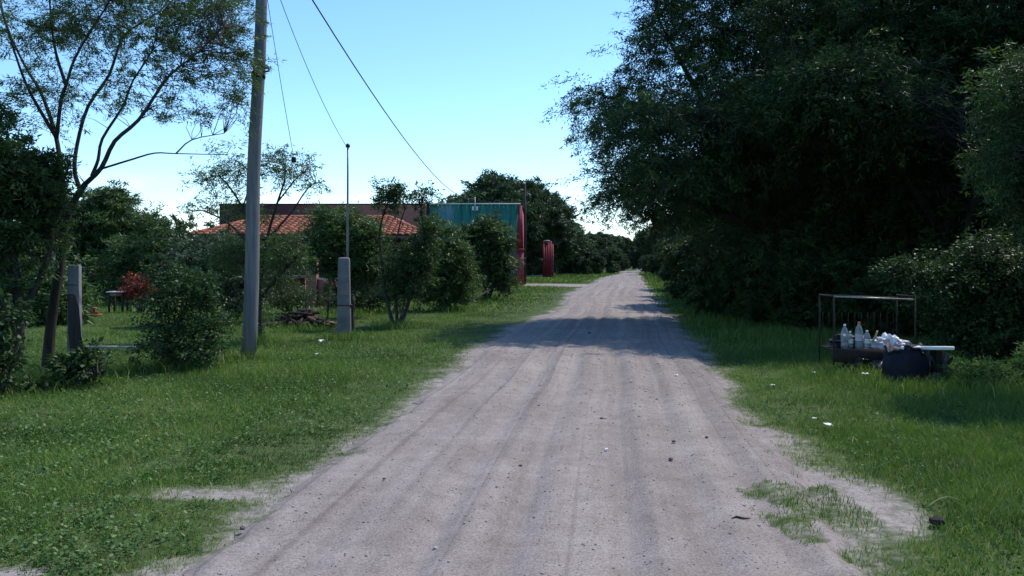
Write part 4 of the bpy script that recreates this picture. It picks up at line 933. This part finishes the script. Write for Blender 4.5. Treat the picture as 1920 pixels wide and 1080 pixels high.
# ------------------------------------------------------------------ rubbish on the shaded verge
def rubbish():
    xa, xb, Y = X(1566, 13.4), X(1716, 13.4), 13.4; w = xb - xa; d = .7; zt = at(0, 556, Y)[2]; zs = at(0, 655, Y)[2]
    r = thing('litter_basket', 'raised iron litter basket with a thin pale top rail under the big trees', 'litter basket', ((xa+xb)/2, Y+d/2, 0), rz=-.04)
    for sx in (-1, 1):
        for sy in (-1, 1): Buf().tube([(sx*w/2, sy*d/2, -.02), (sx*w/2, sy*d/2, zt)], .013, 6).build('leg', M['shaded_rust'], r)
    for (p, q) in (((-w/2,-d/2), (w/2,-d/2)), ((-w/2,d/2), (w/2,d/2)), ((-w/2,-d/2), (-w/2,d/2)), ((w/2,-d/2), (w/2,d/2))):
        Buf().tube([(*p, zt), (*q, zt-(.05 if p[0] != q[0] else 0))], .014, 8).build('top_rail', M['rail'] if p[1] == q[1] < 0 else M['shaded_rust'], r, smooth=True)  # only the front rail pale; the others coloured dark as if shaded
    for k in range(9): Buf().box((0, -d/2+.04+k*.078, zs-.02), (w, .06, .025)).build('tray_slat', M['oldwood'], r)
    Buf().box((0, -d/2-.012, zs-.10), (w+.04, .02, .22)).build('tray_front', M['shaded_rust'], r)
    for k in range(12): Buf().tube([(-w/2 + w*(k+.5)/12, d/2, zs), (-w/2 + w*(k+.5)/12, d/2, zt-.3)], .004, 5).build('back_bar', M['shaded_rust'], r)
    z0 = zs - .005
    def bottle(px, h, rad, label, capm, lab=None, rz=0, py=.0):
        b = (X(px, 13.5), 13.55+py, z0); o = thing('plastic_bottle', label, 'bottle', b, rz=rz)
        Buf().lathe([(0,.0),(rad*.8,.0),(rad,.03*h/.33),(rad,.2*h),(rad*.93,.24*h),(rad,.3*h),(rad,.56*h),(rad*.92,.66*h),(rad*.6,.82*h),(rad*.3,.9*h),(rad*.28,.95*h)], (0,0,0), 14).build('body', M['bottle'], o, smooth=True)
        Buf().lathe([(rad*.33,.93*h),(rad*.33,h),(0,h)], (0,0,0), 12).build('cap', capm, o, smooth=True)
        if lab: Buf().lathe([(rad*1.015,.3*h),(rad*1.015,.54*h)], (0,0,0), 14).build('label_band', lab, o, smooth=True)
    bottle(1586, .40, .062, 'tall clear plastic bottle standing at the end of the litter basket', M['white'])
    bottle(1599, .28, .05, 'shorter clear plastic bottle squeezed between two tall ones in the basket', M['white'], M['white'], py=.06)
    bottle(1613, .44, .065, 'tall bottle with an orange cap standing in the litter basket', M['orange_plastic'], M['bagpale'])
    bottle(1628, .30, .058, 'stubby milky bottle beside the crumpled bags in the basket', M['white'], M['white'])
    def bag(name, px, dy, s, mat, label, seed, z=None, cat='bag', Y0=13.5):
        rng = np.random.default_rng(seed); bm = bmesh.new(); bmesh.ops.create_icosphere(bm, subdivisions=3, radius=1)
        for v in bm.verts:
            n = v.co.normalized(); k = 1 + .22*math.sin(5*n.x+seed)*math.cos(7*n.y) + .16*math.sin(11*n.z+3*n.x) + rng.normal(0, .07)
            v.co = Vector((n.x*s[0]*k, n.y*s[1]*k, max(n.z*s[2]*k, -s[2]*.55)))
        me = bpy.data.meshes.new(name); bm.to_mesh(me); bm.free(); me.materials.append(mat)
        o = bpy.data.objects.new(name, me); COL.objects.link(o); o.location = (X(px, Y0), Y0+dy, (z0 if z is None else z) + s[2]*.55); tag(o, label, cat); return o
    bag('crumpled_bag', 1650, .0, (.14,.13,.13), M['bagpale'], 'pale lilac crumpled plastic bag beside the bottles in the basket', 2)
    bag('crumpled_bag', 1672, .1, (.16,.14,.15), M['foam'], 'white crumpled bag in the middle of the rubbish in the basket', 5)
    bag('crumpled_bag', 1692, .02, (.15,.13,.10), M['bagpale'], 'flat pale bag at the sack end of the litter basket', 9)
    bag('dark_bag', 1600, .25, (.3,.16,.14), M['bagdark'], 'black rubbish bag behind the bottles in the basket', 11)
    bag('dark_bag', 1630, .0, (.42,.28,.17), M['bagdark'], 'black rubbish bag lying in the shade under the basket', 13, 0.0)
    c = thing('drink_can', 'small red drink can lying among the bags in the basket', 'can', (X(1671,13.3), 13.22, z0+.035), rz=.6)
    Buf().tube([(-.06,0,0),(.06,0,0)], .033, 12).build('body', M['red_plastic'], c, smooth=True); Buf().tube([(.06,0,0),(.066,0,0)], .026, 12).build('end', M['rail'], c)
    s = Buf().tube([(-.05,0,0),(.02,0,.10),(.05,.01,.19)], [.02,.016,.012], 7).build('broken_stick', M['straw'], loc=(X(1640,13.4), 13.4, z0+.12)); tag(s, 'pale broken stick poking up from the bags in the basket', 'stick')
    # bulging sack
    b = (X(1706, 12.1), 12.25, 0); rng = np.random.default_rng(4)
    r = thing('rubbish_sack', 'bulging dark navy rubbish sack with a folded mouth standing in the grass', 'sack', b)
    prof = [(q_*.88, z_) for q_, z_ in [(.02,.0),(.24,.0),(.31,.04),(.35,.13),(.36,.24),(.345,.35),(.31,.44),(.29,.49),(.32,.53),(.30,.55),(.25,.50),(.20,.46),(.02,.44)]]
    def crumple(q, amp):
        v = q.v[-1]; a_ = np.arctan2(v[:,1], v[:,0]); k = 1 + amp*np.sin(a_*5+1)*np.cos(v[:,2]*9) + amp*.7*np.sin(a_*11+v[:,2]*17) + rng.normal(0, amp*.35, len(v))
        v[:,:2] *= k[:,None]; v[:,2] += np.where(v[:,2] > .3, .05*np.sin(a_*3+.6) + .02*np.sin(a_*9), 0); return q
    crumple(Buf().lathe(prof[:8], (0,0,0), 40), .05).build('body', M['sack'], r, smooth=True)
    crumple(Buf().lathe(prof[7:], (0,0,0), 40), .05).build('mouth', M['sack'], r, smooth=True)
    bag('dark_bag', 1766, .12, (.17,.17,.34), M['bagdark'], 'small black bag propped under the white foam board beside the sack', 19, 0.0, Y0=12.1)
    f = bevel(Buf().box((0,0,0), (.36,.3,.055)).build('foam_board', M['foam'], loc=(X(1757,12.1), 12.1, .545)), .015); f.rotation_euler = (-.10, .02, .12); tag(f, 'bright white foam board resting on the edge of the navy rubbish sack', 'board')
    for k, (px, s_, lab) in enumerate(((1722, .10, 'white foam scrap next to the foam board on the sack'), (1705, .07, 'small white foam scrap lying in the mouth of the sack'), (1694, .05, 'tiny white foam scrap at the basket side of the sack'))):
        f = Buf().box((0,0,0), (s_, s_*.7, .04), taper=.7).build('foam_scrap', M['foam'], loc=(X(px,12.0), 12.03, .56)); f.rotation_euler = (.15*k, -.2, k*.7); tag(f, lab, 'foam scrap')
rubbish()

# litter in the grass and on the track
def paper(px, py, s, label, seed, group=None):
    rng = np.random.default_rng(seed); b = gnd(px, py); n = 5
    g_ = np.linspace(-.5, .5, n); Xg, Yg = np.meshgrid(g_, g_)
    s = s*.75
    v = np.stack([Xg*s + rng.normal(0, s*.05, Xg.shape), Yg*s*.7 + rng.normal(0, s*.05, Xg.shape), rng.random(Xg.shape)*s*.4], -1).reshape(-1, 3)
    i = np.arange(n-1)[:, None]*n + np.arange(n-1)[None]; q = np.stack([i, i+1, i+n+1, i+n], -1).reshape(-1, 4)
    o = Buf().add(v, q).build('paper_scrap', M['foam'], loc=(b[0], b[1], .075 if abs(px-1200) > 250 else .035))
    m = o.modifiers.new('thickness', 'SOLIDIFY'); m.thickness = .003
    o.rotation_euler = (0, 0, rng.random()*3); tag(o, label, 'litter', group)
paper(602, 648, .20, 'crumpled white plastic scrap in the grass beside the meter post', 1)
paper(594, 672, .09, 'small white paper scrap on the verge between meter post and track', 2)
paper(1553, 812, .11, 'white paper scrap on the shaded verge near the worn dirt patch', 3)
paper(1526, 798, .06, 'tiny white scrap next to the larger paper scrap on the shaded verge', 4)
paper(1622, 712, .12, 'white torn scrap in the grass in front of the litter basket', 5)
paper(1525, 708, .07, 'white scrap in the grass between the track and the litter basket', 6)
paper(1448, 728, .09, 'white scrap in the grass where the verge meets the track', 7)
paper(1912, 703, .12, 'white scrap under the glossy bush', 8)
paper(1268, 708, .08, 'pale scrap lying on the track below the tree shadow', 9)
paper(1137, 850, .05, 'tiny pale scrap lying on the middle of the track', 10)
def clod(px, py, s, label, seed, mat='stone'):
    rng = np.random.default_rng(seed); bm = bmesh.new(); bmesh.ops.create_icosphere(bm, subdivisions=2, radius=1)
    for v in bm.verts: v.co *= s*(.8 + .4*rng.random()); v.co.z *= .6
    me = bpy.data.meshes.new('stone'); bm.to_mesh(me); bm.free(); me.materials.append(M[mat])
    o = bpy.data.objects.new('stone', me); COL.objects.link(o); b = gnd(px, py); o.location = (b[0], b[1], .03 + s*.25); tag(o, label, 'stone', 'loose stones on the track')
for k, (px, py, s) in enumerate(((1198,788,.035),(1263,834,.03),(1128,790,.028),(1083,811,.026),(1010,766,.025),(1258,868,.03),(1047,883,.024),(976,880,.022),(1325,826,.025),(1105,627,.06),(1060,830,.018),(930,905,.02),(720,905,.02),(455,1000,.028))):
    clod(px, py, s*.72, 'dark loose stone lying on the pale track surface', 60+k, 'darkstone')
clod(1756, 988, .055, 'dark lump of clay in the grass of the shaded verge', 90, 'oldwood')
s = Buf().tube([(-.06,0,0),(-.02,.015,.012),(.02,-.005,.008),(.07,.02,.0)], [.008,.009,.007,.004], 6).build('fallen_twig', M['oldwood'], loc=tuple(gnd(1388,983)+(0,0,.035))); tag(s, 'short dark twig lying on the track near the worn patch', 'twig')
for px, py, l, a, lab in ((1770, 958, .36, .45, 'long dry straw stalk lying over the grass by the clay lump'), (1600, 838, .22, 1.1, 'bent dry straw stalk in the grass by the paper scrap')):
    b = gnd(px, py); p = [(math.cos(a)*l*(k-.5), math.sin(a)*l*(k-.5), .05 + .05*math.sin(k*3.1)) for k in np.linspace(0,1,8)]
    s = Buf().tube(p, np.linspace(.003, .0015, 8), 5).build('straw_stalk', M['straw'], loc=tuple(b)); tag(s, lab, 'straw')
